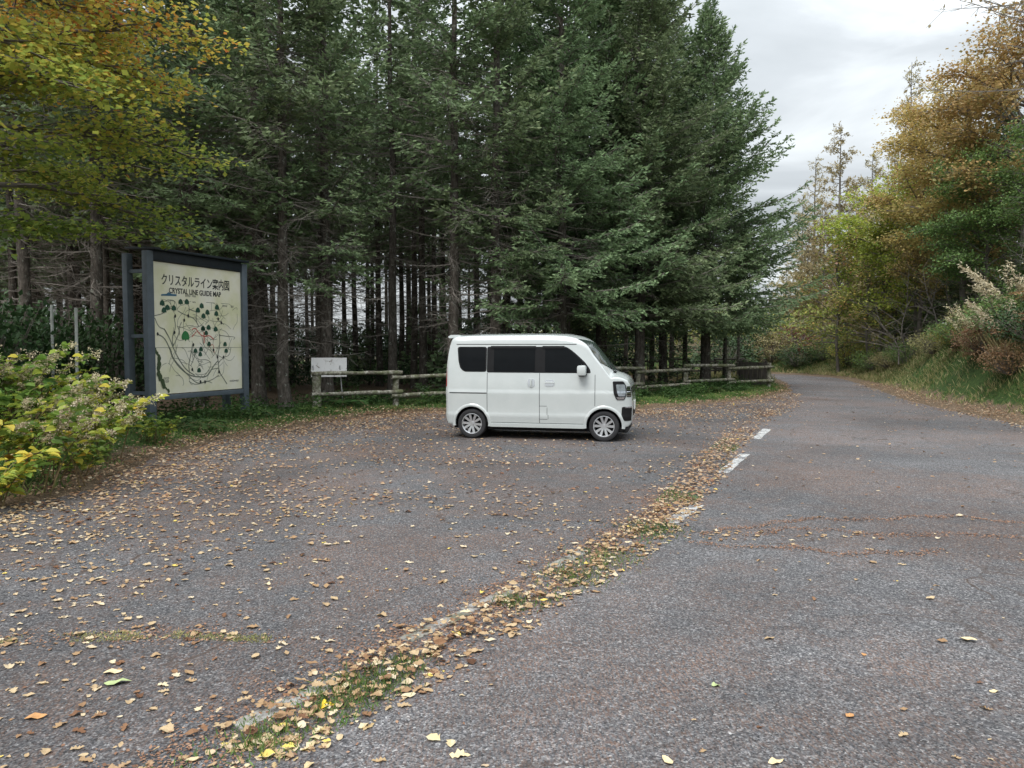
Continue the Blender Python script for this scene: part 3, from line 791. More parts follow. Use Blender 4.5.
# small faded notice board leaning on thin legs behind the fence
t = NT('peeling_white_paint'); co = t.coord(); n1 = t.noise(co, 9, 6, .75, .5); n2 = t.noise(co, 3, 4)
m_ = t.ramp(t.math('ADD', t.math('MULTIPLY', n1, .7), t.math('MULTIPLY', n2, .3)), [(.55, 0.0), (.62, 1.0)])
t.col(t.mix(m_, (.62, .62, .62), t.ramp(n1, [(.4, (.30, .27, .25)), (.7, (.16, .14, .12))])), .8, .2); N_PEEL = t.m
N_LEG = simple('galvanised_leg', (.40, .41, .42), .5, .4, .4)
p = (wx(329, 20.15), 20.15)
nb = empty('notice_board', (p[0], p[1], hz(*p)), R(8), 'small faded blank white notice board on thin metal legs behind the first fence post', 'sign')
T = Matrix.Rotation(R(-14), 3, 'X')
MB().box((0, 0, 1.05), (.92, .025, .52), T, .004).build('plate', N_PEEL, nb)
for x in (-.33, .36):
    m = MB(); m.cyl((x, .08, -.1), (x - .08, -.03, 1.1), .016, n=8); m.build('leg', N_LEG, nb)
# two pale stakes in the wood left of the board
S_PIPE = simple('pale_pipe', (.42, .44, .42), .6)
for i, (px, py0, py1, Y, lab) in enumerate(((52, 305, 342, 15.0, 'thin pale stake in the dark wood, farther from the map board'), (76, 308, 354, 14.6, 'thin pale stake in the dark wood, nearer the map board'))):
    x = wx(px, Y); z1 = CAMH + (346 - py0) / FPX * Y; z0 = hz(x, Y)
    m = MB(); m.cyl((0, 0, -.2), (.03, 0, z1 - z0), .028, n=8); o = m.build('stake', S_PIPE, None, smooth=40); o.location = (x, Y, z0); tag(o, lab, 'stake')
# ---------------------------------------------------------------- conifers
def kites(P, D, L, W, rng, roll=.5):
    """kite-shaped leaves/shoots: base P, direction D, length L, width W -> V (n*4,3), F"""
    P = np.asarray(P, float); D = np.asarray(D, float); n = len(P)
    D = D / (np.linalg.norm(D, axis=1, keepdims=True) + 1e-9)
    up = np.zeros((n, 3)); up[:, 2] = 1; up += rng.normal(0, roll, (n, 3))
    S = np.cross(D, up); S /= np.linalg.norm(S, axis=1, keepdims=True) + 1e-9
    L = np.asarray(L).reshape(-1, 1); W = np.asarray(W).reshape(-1, 1)
    V = np.stack([P, P + D * L * .45 + S * W * .5, P + D * L, P + D * L * .45 - S * W * .5], 1)
    F = np.arange(n * 4).reshape(n, 4)
    return V.reshape(-1, 3), F
def fir_branch(L, rng, dens=1.0, bare=.16, w=.062, live=True, tert=.062):
    """one flat fir bough along +x: returns shoots (V,F,tint) and wood segments"""
    ts = np.linspace(0, 1, 8)
    wob = np.cumsum(rng.normal(0, .018, 8)) * L
    ax = np.stack([ts * L, wob, L * (.02 * ts - .22 * ts**2 + .27 * ts**3)], 1)
    f = lambda t: np.stack([np.interp(t, ts, ax[:, k]) for k in range(3)], -1)
    S0 = [ax[:-1]]; S1 = [ax[1:]]; r = .010 + .006 * L; Ra = [r * (1 - ts[:-1] * .85)]; Rb = [r * (1 - ts[1:] * .85)]
    P, D, LL = [], [], []; tip = []
    n = int((L - bare * L) / (.078 / dens)); sd = 1
    for i in range(n):
        t = bare + (1 - bare) * (i + rng.uniform(-.3, .3)) / n; t = min(max(t, .02), .99)
        p = f(t); sd = -sd
        if rng.random() < .10: continue
        l = (.16 + .40 * (1 - t) * L ** .8 * (1.0 if t > bare + .15 else .75)) * rng.uniform(.55, 1.15); l = min(l, 1.0)
        an = R(rng.uniform(42, 62)) * sd
        d = np.array([math.cos(an), math.sin(an), rng.uniform(-.55, .18)]); d /= np.linalg.norm(d)
        S0.append(p[None]); S1.append((p + d * l)[None]); Ra.append([.005]); Rb.append([.002])
        if not live:
            for q in range(int(l / .14)):
                pp = p + d * l * rng.uniform(.2, 1); dd = d + rng.normal(0, .55, 3); dd /= np.linalg.norm(dd)
                S0.append(pp[None]); S1.append((pp + dd * rng.uniform(.08, .28))[None]); Ra.append([.003]); Rb.append([.0015])
            continue
        m = max(2, int(l / tert)); s2 = 1
        for k in range(m):
            u = (k + .5) / m; s2 = -s2; pp = p + d * l * u + np.array([0, 0, -.05 * u * u * l])
            a2 = R(rng.uniform(32, 58)) * s2; ca, sa = math.cos(a2), math.sin(a2)
            dd = np.array([d[0] * ca - d[1] * sa, d[0] * sa + d[1] * ca, d[2] + rng.uniform(-.6, .6)])
            P.append(pp); D.append(dd); LL.append(rng.uniform(.13, .23) * (1.15 - .4 * u) * (1 if w < .08 else 1.45)); tip.append(u)
        P.append(p + d * l * .55); D.append(d); LL.append(l * .5); tip.append(.5)
        P.append(p + d * l * .92); D.append(d + np.array([0, 0, .15])); LL.append(.14); tip.append(1.2)
    if live:
        for k in range(6): P.append(f(.93)); D.append(np.array([1, rng.normal(0, .5), rng.normal(.1, .2)])); LL.append(.2); tip.append(1.2)
        V, F = kites(P, D, LL, np.full(len(P), w) * rng.uniform(.8, 1.25, len(P)), rng, 1.3)
        tint = np.clip(.30 + .32 * np.array(tip) + rng.normal(0, .10, len(P)), 0, 1)
    else: V, F, tint = np.zeros((0, 3)), np.zeros((0, 4), int), np.zeros(0)
    S0 = np.concatenate(S0); S1 = np.concatenate(S1); Ra = np.concatenate(Ra); Rb = np.concatenate(Rb)
    WV, WF = tubes(S0, S1, Ra, Rb, 3)
    return V, F, tint, WV, WF
rngG = np.random.default_rng(11)
CLS = [.6, 1.1, 1.8, 2.6, 3.5, 4.4]
FB = {c: [fir_branch(c, rngG) for _ in range(3)] for c in CLS}
FBc = {c: [fir_branch(c, rngG, dens=.62, w=.105, tert=.105) for _ in range(3)] for c in CLS}
DB = {c: [fir_branch(c, rngG, live=False, bare=.12, dens=.75) for _ in range(3)] for c in CLS}
def place(T, az, inc, p, s, roll):
    """rotation for a bough with azimuth, inclination"""
    ca, sa, ci, si = math.cos(az), math.sin(az), math.cos(inc), math.sin(inc); cr_, sr = math.cos(roll), math.sin(roll)
    Rx = np.array([[1, 0, 0], [0, cr_, -sr], [0, sr, cr_]]); Ry = np.array([[ci, 0, -si], [0, 1, 0], [si, 0, ci]]); Rz = np.array([[ca, -sa, 0], [sa, ca, 0], [0, 0, 1]])
    return (T * s) @ (Rz @ Ry @ Rx).T + p
def trunk_mesh(name, H, r, rng, k=12, n=16, lean=.01):
    rows = []; wx_ = np.cumsum(rng.normal(0, .02, n)); wy_ = np.cumsum(rng.normal(0, .02, n)); wx_ -= wx_[0]; wy_ -= wy_[0]
    zs = np.concatenate([[-.4, 0, .25], np.linspace(.8, H, n - 3)])
    V = []
    for i, z in enumerate(zs):
        rad = r * (1 - .93 * max(0, z) / H) * (1.35 if z <= 0 else 1.12 if z < .3 else 1)
        for j in range(k):
            a = 2 * PI * j / k; q = rad * (1 + .08 * math.sin(3 * a + i) + rng.uniform(-.03, .03)); V.append((wx_[i] + q * math.cos(a), wy_[i] + q * math.sin(a), z))
    F = [[i * k + j, i * k + (j + 1) % k, (i + 1) * k + (j + 1) % k, (i + 1) * k + j] for i in range(n - 1) for j in range(k)]
    return npmesh(name, V, F, smooth=True), (lambda z: np.array([np.interp(z, zs, wx_), np.interp(z, zs, wy_), z]))
def fir(name, H, r, zlive, rad, rng, set_=FB, zdead=1.6, dz=.17, asc=(-.05, .45), top_pow=.8, side=None, ndead=1.0, skirt=1.0):
    """one fir kind: meshes for trunk, crown, branches (dead wood and live boughs' wood)"""
    tm, ax = trunk_mesh(name + '_trunk', H, r, rng)
    Vn, Fn, Tn, Vw, Fw = [], [], [], [], []; o = ow = 0
    z = zlive
    while z < H - .15:
        u = (z - zlive) / (H - zlive)
        env = rad * (1 - u) ** top_pow * (skirt + (1 - skirt) * min(1, u / .15))
        az = rng.uniform(0, 2 * PI)
        l = env * rng.uniform(.62, 1.12)
        if side is not None:   # boughs reach further to the light
            l *= .72 + .40 * math.cos(az - side)
        l = max(l, .35)
        inc = asc[0] + (asc[1] - asc[0]) * u ** .7 + rng.normal(0, .09)
        c = min(CLS, key=lambda q: abs(q - l)); T = set_[c][rng.integers(3)]; s = l / c; roll = rng.normal(0, .22)
        p = ax(z)
        Vn.append(place(T[0], az, inc, p, s, roll)); Fn.append(T[1] + o); Tn.append(np.clip(T[2] + rng.normal(0, .09), 0, 1)); o += len(T[0])
        Vw.append(place(T[3], az, inc, p, s, roll)); Fw.append(T[4] + ow); ow += len(T[3])
        z += dz * rng.uniform(.4, 1.5) * (1 - .45 * u)
    for k in range(6):   # leader tuft
        T = set_[.6][k % 3]; p = ax(H - .35 + .05 * k); az = rng.uniform(0, 6.28)
        Vn.append(place(T[0], az, 1.1, p, .8, 0)); Fn.append(T[1] + o); Tn.append(T[2]); o += len(T[0])
    z = zdead
    while z < zlive + (H - zlive) * .35 and ndead > 0:
        l = rng.uniform(.5, 1.0) * min(rad, 2.6) * (.55 if z < zlive * .5 else .9); az = rng.uniform(0, 2 * PI); inc = rng.uniform(-.28, .12)
        c = min(CLS, key=lambda q: abs(q - l)); T = DB[c][rng.integers(3)]
        Vw.append(place(T[3], az, inc, ax(z), l / c, rng.normal(0, .5))); Fw.append(T[4] + ow); ow += len(T[3])
        z += rng.uniform(.05, .34) / ndead
    cm = npmesh(name + '_crown', np.concatenate(Vn), np.concatenate(Fn), tint=np.concatenate(Tn))
    bm_ = npmesh(name + '_branches', np.concatenate(Vw), np.concatenate(Fw))
    return dict(trunk=tm, crown=cm, branches=bm_)
# bark: grey brown with pale lichen
t = NT('fir_bark'); co = t.coord((1, 1, .35)); n1 = t.noise(co, 16, 6, .75); n2 = t.noise(t.coord(), 5.5, 5, .7); oi = t.n('ShaderNodeObjectInfo')
c = t.ramp(n1, [(.3, (.030, .026, .022)), (.5, (.088, .077, .066)), (.7, (.18, .16, .14))])
c = t.mix(t.ramp(n2, [(.58, 0.0), (.66, .75)]), c, (.34, .36, .31))
t.col(c, .95, .1).bump(n1, .9, .03); T_BARK = t.m
T_TWIG = simple('dead_twig_bark', (.20, .18, .16), .95, .1, var=.3, scale=3)
T_FIR = leafmat('fir_needles', [(0, (.064, .095, .050)), (.35, (.120, .176, .086)), (.65, (.195, .270, .135)), (1, (.30, .38, .20))], .3, .6, .2)
T_FIR2 = leafmat('fir_needles_olive', [(0, (.035, .065, .03)), (.4, (.075, .125, .052)), (.7, (.13, .19, .075)), (1, (.21, .28, .12))], .12, .5, .3)
def put_tree(kind, x, y, rz, s, label, group=None, cat='tree', name='fir_tree', leaf=None, bark=None, twig=None, z=None, sz=None, crown='crown'):
    e = empty(name, (x, y, (hz(x, y) if z is None else z)), rz, label, cat, group)
    e.scale = (s, s, sz or s)
    link('trunk', kind['trunk'], bark or T_BARK, e)
    if 'branches' in kind: link('branches', kind['branches'], twig or T_TWIG, e)
    if 'crown' in kind: link('crown', kind['crown'], leaf or T_FIR, e)
    return e
rg = np.random.default_rng
K = {
 'front': fir('front', 17, .185, 3.3, 3.1, rg(1), zdead=1.4, dz=.125, side=-PI / 2, ndead=1.8, top_pow=.6),
 'front2': fir('front2', 18, .165, 5.4, 3.0, rg(2), zdead=1.5, dz=.13, side=-PI / 2, ndead=2.0, top_pow=.6),
 'mid': fir('mid', 17, .155, 5.6, 2.5, rg(3), FBc, zdead=2.0, dz=.16, ndead=1.1, top_pow=.6),
 'mid2': fir('mid2', 15, .135, 6.2, 2.4, rg(4), FBc, zdead=2.4, dz=.17, ndead=.9, top_pow=.6),
 'full': fir('full', 15, .21, 2.35, 5.1, rg(5), zdead=1.0, dz=.055, asc=(-.10, .80), top_pow=.78, ndead=1.0, skirt=.85),
 'full2': fir('full2', 17.5, .19, 2.7, 4.1, rg(6), zdead=1.0, dz=.075, asc=(-.08, .65), top_pow=.70, ndead=1.0),
 'young': fir('young', 3.0, .04, .25, 1.0, rg(7), FBc, zdead=9, dz=.09, ndead=0),
}
rr = random.Random(21)
def Yx(px, Y): return wx(px, Y), Y
# the row right behind the fence and the board, one by one
ROW = [
 ('front', 259, 20.6, 'lichen spotted fir trunk rising just right of the map board', 1.00),
 ('front2', 285, 19.9, 'lichen spotted fir midway between map board and white notice board', .98),
 ('front', 326, 21.2, 'fir rising directly behind the small white notice board', 1.0),
 ('mid', 391, 24.2, 'slim dark fir trunk rising behind the second fence post', 1.0),
 ('front2', 455, 22.6, 'tall green fir standing behind the rear end of the van roof', 1.04),
 ('front', 495, 23.2, 'thick straight fir rising above the middle of the van roof', 1.03),
 ('full2', 560, 24.6, 'dense dark fir rising behind the front half of the van roof', .98),
 ('front', 196, 20.6, 'fir with a dark trunk rising straight behind the map board panel', 1.03),
 ('front2', 100, 19.0, 'fir behind the pale stakes, half covered by the yellow maple', 1.02),
 ('mid', 30, 18.6, 'fir at the left picture edge behind the yellow maple crown', 1.0),
 ('full2', 640, 27.4, 'dark fir standing behind the fence just past the van nose', 1.02),
 ('full', 704, 30.2, 'broad dense fir with upswept boughs at the edge of the wood by the road', 1.0),
 ('full2', 662, 30.6, 'tall fir directly left of the broad edge fir', .93),
 ('full', 600, 29.0, 'full crowned tall fir behind the front of the van', 1.12),
]
for k, px, Y, lab, s in ROW:
    x = wx(px, Y); put_tree(K[k], x, Y, rr.uniform(-.5, .5) if k.startswith('front') else rr.uniform(0, 6.28), s, lab)
# low bough in front of the small notice board fir is part of that tree; deeper trunks of the wood:
DEEP = []
tries = 0
while len(DEEP) < 62 and tries < 4000:
    tries += 1
    Y = rr.uniform(22.5, 41); px = rr.uniform(-60, 735)
    if px > 600 and Y > 34 or px > 690: continue
    x = wx(px, Y)
    fy = 19.6 + (x + 5.05) * .633 + 1.2
    if Y < max(fy, 21.0): continue
    if all((x - a) ** 2 + (Y - b) ** 2 > 1.9 ** 2 for a, b in DEEP + [(wx(r[1], r[2]), r[2]) for r in ROW]): DEEP.append((x, Y))
for x, Y in DEEP:
    put_tree(K[rr.choice(['mid', 'mid2'])], x, Y, rr.uniform(0, 6.28), rr.uniform(.9, 1.1), 'slim dark fir trunk deep in the shaded wood behind the first row', 'fir trunks deep in the wood')
for px, Y, s, lab in [(651, 34.5, .8, 'slim fir trunk behind the second rail past the van nose'), (686, 33.5, .78, 'slim fir trunk just left of the broad edge fir trunk'), (724, 33.0, .62, 'slim fir trunk just right of the broad edge fir trunk'), (671, 38, .85, 'slim fir trunk far behind between the two trunks left of the edge fir'), (738, 37, .5, 'short thin fir standing behind the plank screen')]:
    put_tree(K['mid'], wx(px, Y), Y, px * .1, s, lab)
LW = []
while len(LW) < 14:
    Y = rr.uniform(22, 36); x = wx(rr.uniform(-40, 240), Y)
    if all((x - a) ** 2 + (Y - b) ** 2 > 1.6 ** 2 for a, b in LW): LW.append((x, Y))
for x, Y in LW: put_tree(K['mid'], x, Y, rr.uniform(0, 6.28), rr.uniform(.72, .9), 'shorter dark fir in the wood behind the map board and maple', 'shorter firs behind the map board')
DEEP2 = []
while len(DEEP2) < 46:
    Y = rr.uniform(41, 56); x = wx(rr.uniform(-60, 640), Y)
    if all((x - a) ** 2 + (Y - b) ** 2 > 2.4 ** 2 for a, b in DEEP2): DEEP2.append((x, Y))
for x, Y in DEEP2:
    put_tree(K['mid2'], x, Y, rr.uniform(0, 6.28), rr.uniform(.85, 1.05), 'farthest dark fir closing the back of the wood', 'farthest firs at the back of the wood')
# young firs and brush closing the foot of the wood
YG = []
for i in range(34):
    Y = rr.uniform(24.5, 44); px = rr.uniform(-40, 640) if i < 30 else rr.uniform(640, 690)
    x = wx(px, Y)
    if Y < 21.5 + max(0, (x + 5) * .633): continue
    put_tree(K['young'], x, Y, rr.uniform(0, 6.28), rr.uniform(.55, 1.15), 'young dark green fir sapling in the shade under the tall firs', 'fir saplings under the wood', name='fir_sapling', cat='sapling')

# ---------------------------------------------------------------- broadleaf generator
def grow_tree(rng, H, r, spread, first=.25, nlimb=9, levels=3, lean=(0, 0), flat=.5, twig=.5, up=.4, wig=.16, base_stems=1):
    """limb skeleton: returns segments and end twigs (points, dirs)"""
    S0, S1, Ra, Rb, tips = [], [], [], [], []
    def limb(p, d, L, r, lev):
        n = max(3, int(L / .38)); st_ = L / n; pts = [p]
        for i in range(n):
            d = d + rng.normal(0, wig, 3); 
            if lev > 0: d[2] = d[2] * (1 - .10 * flat) + (.03 if lev == 1 else 0)
            d = d / np.linalg.norm(d); q = p + d * st_; a = r * (1 - .72 * i / n); b = r * (1 - .72 * (i + 1) / n)
            S0.append(p); S1.append(q); Ra.append(a); Rb.append(b)
            if lev >= levels - 1: tips.append((q, d.copy(), lev))
            if lev < levels and i >= (1 if lev else int(n * first)):
                k = 1 if lev else max(1, round(nlimb / max(1, n * (1 - first))))
                for _ in range(k):
                    if rng.random() < (.85 if lev else 1.0):
                        if lev == 0:
                            az = rng.uniform(0, 2 * PI); e = rng.uniform(.05, .5) + up * (i / n); nd = np.array([math.cos(az) * math.cos(e), math.sin(az) * math.cos(e), math.sin(e)])
                            l2 = spread * rng.uniform(.6, 1.05) * (1.05 - .55 * max(0, (i / n - first)) / (1 - first))
                        else:
                            nd = d + rng.normal(0, .75, 3) * np.array([1, 1, 1 - flat]); nd /= np.linalg.norm(nd); l2 = L * rng.uniform(.35, .62)
                        if l2 > .18: limb(q, nd, l2, min(b * .8, .012 + .02 * l2), lev + 1)
            p = q
        tips.append((p, d.copy(), lev))
    for s in range(base_stems):
        d0 = np.array([lean[0] + rng.normal(0, .25) * (base_stems > 1), lean[1] + rng.normal(0, .25) * (base_stems > 1), 1.0]); d0 /= np.linalg.norm(d0)
        limb(np.array([0, 0, -.2]) + rng.normal(0, .12, 3) * (base_stems > 1), d0, H * (1 if s == 0 else rng.uniform(.7, 1)), r, 0)
    return np.array(S0), np.array(S1), np.array(Ra), np.array(Rb), tips
def leaves_at(tips, per, size, rng, spread=.28, flat=.35, droop=-.15, tintf=None, keep=None, asp=.75):
    P = np.repeat(np.array([t[0] for t in tips]), per, 0); D = np.repeat(np.array([t[1] for t in tips]), per, 0)
    cl = np.repeat(rng.normal(0, 1, len(tips)), per)
    P = P + rng.normal(0, spread, P.shape) * np.array([1, 1, flat]); D = D * .4 + rng.normal(0, .7, D.shape) * np.array([1, 1, .45]); D[:, 2] += droop
    if keep is not None: k = keep(P); P, D, cl = P[k], D[k], cl[k]
    L = size * rng.uniform(.6, 1.25, len(P)); V, F = kites(P, D, L, L * asp, rng, .55)
    tint = tintf(P, cl, rng) if tintf else np.clip(.5 + .15 * cl + rng.normal(0, .12, len(P)), 0, 1)
    return V, F, tint
def split_wood(name, S0, S1, Ra, Rb, rmin=.03):
    big = Ra > rmin
    V, F = tubes(S0[big], S1[big], Ra[big], Rb[big] * 1.02, 8); tm = npmesh(name + '_trunk', V, F, smooth=True)
    V, F = tubes(S0[~big], S1[~big], Ra[~big], Rb[~big], 3); bm_ = npmesh(name + '_branches', V, F)
    return tm, bm_
def broad(name, rng, H, r, spread, per, size, leafspread=.28, flat=.35, tintf=None, keep=None, **kw):
    S0, S1, Ra, Rb, tips = grow_tree(rng, H, r, spread, **kw)
    tm, bm_ = split_wood(name, S0, S1, Ra, Rb); d = dict(trunk=tm, branches=bm_)
    if per:
        V, F, T = leaves_at(tips, per, size, rng, leafspread, flat, tintf=tintf, keep=keep)
        d['crown'] = npmesh(name + '_crown', V, F, tint=T); print(name, 'leaves', len(F))
    return d
T_GBARK = simple('smooth_grey_bark', (.15, .135, .12), .9, .1, var=.25, scale=5)
T_PALE = simple('pale_dead_bark', (.22, .205, .19), .9, .1, var=.2, scale=5)
# big maple on the left: tiers turning from green to gold
T_MAPLE = leafmat('maple_leaves', [(0, (.10, .18, .05)), (.30, (.23, .34, .07)), (.52, (.42, .48, .09)), (.70, (.62, .52, .09)), (.86, (.62, .33, .06)), (1, (.50, .18, .05))], .55, .5, .25)
def tint_maple(P, cl, rng):
    h = (P[:, 2] - 2.5) / 7
    return np.clip(.19 + .80 * h + .10 * cl + rng.normal(0, .10, len(P)), 0, 1)
maple = broad('maple', rg(31), 9.5, .17, 4.2, 11, .088, leafspread=.22, flat=.22, tintf=tint_maple, nlimb=34, levels=3, flat_=0) if False else None
def tiered(name, rng, H, r, limbs, per, size, tintf, leafspread=(.30, .07), sub=9, keep=None, wig=.10):
    """tree with level tiers: limbs = [(z, az, inc, length)]"""
    S0, S1, Ra, Rb, tips = [], [], [], [], []
    zs = np.linspace(-.2, H, 14); cx = np.cumsum(rng.normal(0, .05, 14)); cy = np.cumsum(rng.normal(0, .05, 14)); cx -= cx[0]; cy -= cy[0]
    for i in range(13): S0.append((cx[i], cy[i], zs[i])); S1.append((cx[i + 1], cy[i + 1], zs[i + 1])); Ra.append(r * (1 - .85 * i / 13)); Rb.append(r * (1 - .85 * (i + 1) / 13))
    def walk(p, d, L, r, lev):
        n = max(3, int(L / .3)); 
        for i in range(n):
            d = d + rng.normal(0, wig, 3) * np.array([1, 1, .5]); d[2] -= .008 * (lev == 0) * i; d /= np.linalg.norm(d); q = p + d * L / n
            S0.append(p); S1.append(q); Ra.append(r * (1 - .8 * i / n)); Rb.append(r * (1 - .8 * (i + 1) / n))
            if lev > 0 or i > n * .45: tips.append((q, d.copy(), lev))
            if lev < 2 and i >= n * (.25 if lev == 0 else .2):
                for _ in range(2 if lev == 0 else 1):
                    a = rng.uniform(.5, 1.1) * rng.choice([-1, 1]); nd = np.array([d[0] * math.cos(a) - d[1] * math.sin(a), d[0] * math.sin(a) + d[1] * math.cos(a), d[2] * .4 + rng.normal(.04, .08)]); nd /= np.linalg.norm(nd)
                    l2 = (.32 if lev == 0 else .5) * L * (1.15 - .6 * i / n) * rng.uniform(.6, 1.1)
                    if l2 > .2: walk(q, nd, l2, r * .45, lev + 1)
            p = q
    for (z, az, inc, L) in limbs:
        walk(np.array([np.interp(z, zs, cx), np.interp(z, zs, cy), z]), np.array([math.cos(az) * math.cos(inc), math.sin(az) * math.cos(inc), math.sin(inc)]), L, .015 + .012 * L, 0)
    S0, S1, Ra, Rb = map(np.array, (S0, S1, Ra, Rb))
    tm, bm_ = split_wood(name, S0, S1, Ra, Rb)
    P = np.repeat(np.array([t[0] for t in tips]), per, 0); cl = np.repeat(rng.normal(0, 1, len(tips)), per)
    off = rng.normal(0, 1, P.shape) * np.array([leafspread[0], leafspread[0], leafspread[1]]); off[:, 2] -= .10 * np.hypot(off[:, 0], off[:, 1]); P = P + off
    D = rng.normal(0, 1, P.shape) * np.array([1, 1, .25]); D[:, 2] -= .25
    if keep is not None: k = keep(P); P, D, cl = P[k], D[k], cl[k]
    L = size * rng.uniform(.6, 1.2, len(P)); V, F = kites(P, D, L, L * .85, rng, .38)
    print(name, 'leaves', len(F))
    return dict(trunk=tm, branches=bm_, crown=npmesh(name + '_crown', V, F, tint=tintf(P, cl, rng)))
rn = rg(33); limbs = []
for i in range(58):
    z = 2.7 + 7.6 * (i + rn.uniform(0, 1)) / 58; az = rn.uniform(-2.6, 2.2); u = (z - 2.7) / 7.6
    L = (4.35 - 1.5 * u ** 1.4) * rn.uniform(.72, 1.05) * (1 if abs(az) < 1.5 else .8) * (.60 if z < 3.6 else .88 if z < 4.1 else 1); limbs.append((z, az, .10 + .45 * u + rn.normal(0, .08), L))
M1 = tiered('maple', rg(34), 10, .20, limbs, 8, .102, tint_maple, leafspread=(.27, .05))
put_tree(M1, -9.4, 12.4, 0, 1.0, 'large maple with layered green to gold leaves overhanging the map board', name='maple_tree', leaf=T_MAPLE, bark=T_GBARK, twig=T_GBARK)

# ---------------------------------------------------------------- right side of the road
T_YGREEN = leafmat('yellow_green_leaves', [(0, (.13, .20, .04)), (.35, (.26, .36, .06)), (.7, (.42, .48, .08)), (1, (.52, .46, .08))], .4)
T_ORANGE = leafmat('rust_orange_leaves', [(0, (.24, .26, .09)), (.3, (.38, .33, .12)), (.6, (.48, .355, .14)), (.85, (.52, .35, .14)), (1, (.53, .42, .19))], .35)
T_GREEN = leafmat('fresh_green_leaves', [(0, (.07, .12, .04)), (.5, (.14, .22, .07)), (1, (.26, .33, .10))], .35)
T_MIX = leafmat('green_to_pink_leaves', [(0, (.12, .17, .05)), (.4, (.28, .31, .08)), (.7, (.48, .40, .10)), (.88, (.52, .29, .14)), (1, (.52, .33, .24))], .35)
T_LARCH = leafmat('larch_needles', [(0, (.22, .20, .11)), (.5, (.38, .32, .17)), (1, (.50, .41, .21))], .3)
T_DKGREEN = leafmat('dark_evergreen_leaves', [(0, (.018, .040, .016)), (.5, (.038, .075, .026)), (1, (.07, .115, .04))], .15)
T_RED = leafmat('wine_red_leaves', [(0, (.10, .035, .03)), (.5, (.20, .07, .055)), (1, (.30, .13, .09))], .3)
def limbset(seed, n, z0, z1, L0, L1, inc=.25, az=(0, 2 * PI)):
    r_ = rg(seed); out = []
    for i in range(n):
        u = (i + r_.uniform(0, 1)) / n; out.append((z0 + (z1 - z0) * u, r_.uniform(*az), inc + .5 * u + r_.normal(0, .12), (L0 + (L1 - L0) * math.sin(PI * min(1, u * .85 + .12))) * r_.uniform(.7, 1.1)))
    return out
tf = lambda a, b, z0=0, zr=8: (lambda P, cl, rng: np.clip(a + b * (P[:, 2] - z0) / zr + .13 * cl + rng.normal(0, .12, len(P)), 0, 1))
KY = tiered('ygreen', rg(41), 6.6, .10, limbset(1, 30, 1.6, 6.4, 1.4, 2.9), 7, .13, tf(.35, .3), (.28, .14))
KO = tiered('orange', rg(42), 9.5, .14, limbset(2, 44, 2.0, 9.2, 1.8, 3.4), 7, .13, tf(.35, .25), (.28, .16))
KG = tiered('green', rg(43), 6.5, .11, limbset(3, 34, 1.2, 6.2, 1.6, 3.2), 8, .12, tf(.3, .35), (.28, .12))
KM = tiered('mixed', rg(44), 5.2, .07, limbset(4, 30, .8, 5.0, .9, 1.9), 8, .11, lambda P, cl, rng: np.clip(.25 + .28 * cl + rng.normal(0, .12, len(P)) + .04 * P[:, 2], 0, 1), (.24, .14))
KB = broad('bare', rg(45), 4.2, .028, 1.5, 0, 0, nlimb=20, levels=3, flat=.2, first=.18, wig=.14, base_stems=3, up=.7)
KB2 = broad('bare2', rg(46), 4.8, .035, 2.0, 0, 0, nlimb=16, levels=3, flat=.6, first=.15, wig=.2, base_stems=3)
def larch(name, seed, H, zl, rad, dens, leafy):
    rng = rg(seed); tm, ax = trunk_mesh(name + '_trunk', H, .16, rng); S0, S1, A, B, P, D, T = [], [], [], [], [], [], []
    z = zl
    while z < H - .1:
        u = (z - zl) / (H - zl); az = rng.uniform(0, 6.28); L = max(.25, rad * (1 - u) ** .8 * rng.uniform(.55, 1.1)); inc = -.08 + .55 * u + rng.normal(0, .1)
        d = np.array([math.cos(az) * math.cos(inc), math.sin(az) * math.cos(inc), math.sin(inc)]); p = ax(z); n = max(2, int(L / .3)); tc = rng.normal(0, .12)
        for i in range(n):
            d = d + rng.normal(0, .06, 3); d[2] += .025; d /= np.linalg.norm(d); q = p + d * L / n; S0.append(p); S1.append(q); A.append(.022 * (1 - i / n) + .004); B.append(.022 * (1 - (i + 1) / n) + .003)
            for k in range(2):
                e = d + rng.normal(0, .6, 3); e[2] -= .25; e /= np.linalg.norm(e); l = rng.uniform(.2, .55); S0.append(q); S1.append(q + e * l); A.append(.006); B.append(.003)
                for w in range(int(rng.poisson(leafy * (1 - .75 * u)))):
                    P.append(q + e * l * rng.uniform(0, 1) + rng.normal(0, .03, 3)); D.append(rng.normal(0, 1, 3)); T.append(np.clip(.5 + tc + rng.normal(0, .15), 0, 1))
            p = q
        z += rng.uniform(.5, 1.5) * .16 / dens
    V, F = tubes(S0, S1, A, B, 3); bm_ = npmesh(name + '_branches', V, F)
    V, F = kites(P, D, rng.uniform(.10, .19, len(P)), rng.uniform(.045, .075, len(P)), rng); print(name, len(F))
    return dict(trunk=tm, branches=bm_, crown=npmesh(name + '_crown', V, F, tint=T))
KL = larch('larch', 51, 13, 1.8, 3.1, 1.3, 40)
KL2 = larch('larch2', 52, 14, 2.5, 2.7, 1.1, 20)
KL3 = larch('larch_bare', 53, 11, 3.5, 3.6, 1.7, 1.2)
def rt(kind, px, Y, s, lab, rz=0, sz=None, **kw):
    x = wx(px, Y); put_tree(kind, x, Y, rz, s, lab, sz=sz, **kw)
def top_scale(H, py, Y, x):   # scale so that the crown top reaches a height
    return (CAMH + (346 - py) / FPX * Y - hz(x, Y)) / H
LAR = dict(name='larch_tree', leaf=T_LARCH, bark=T_GBARK, twig=T_GBARK)
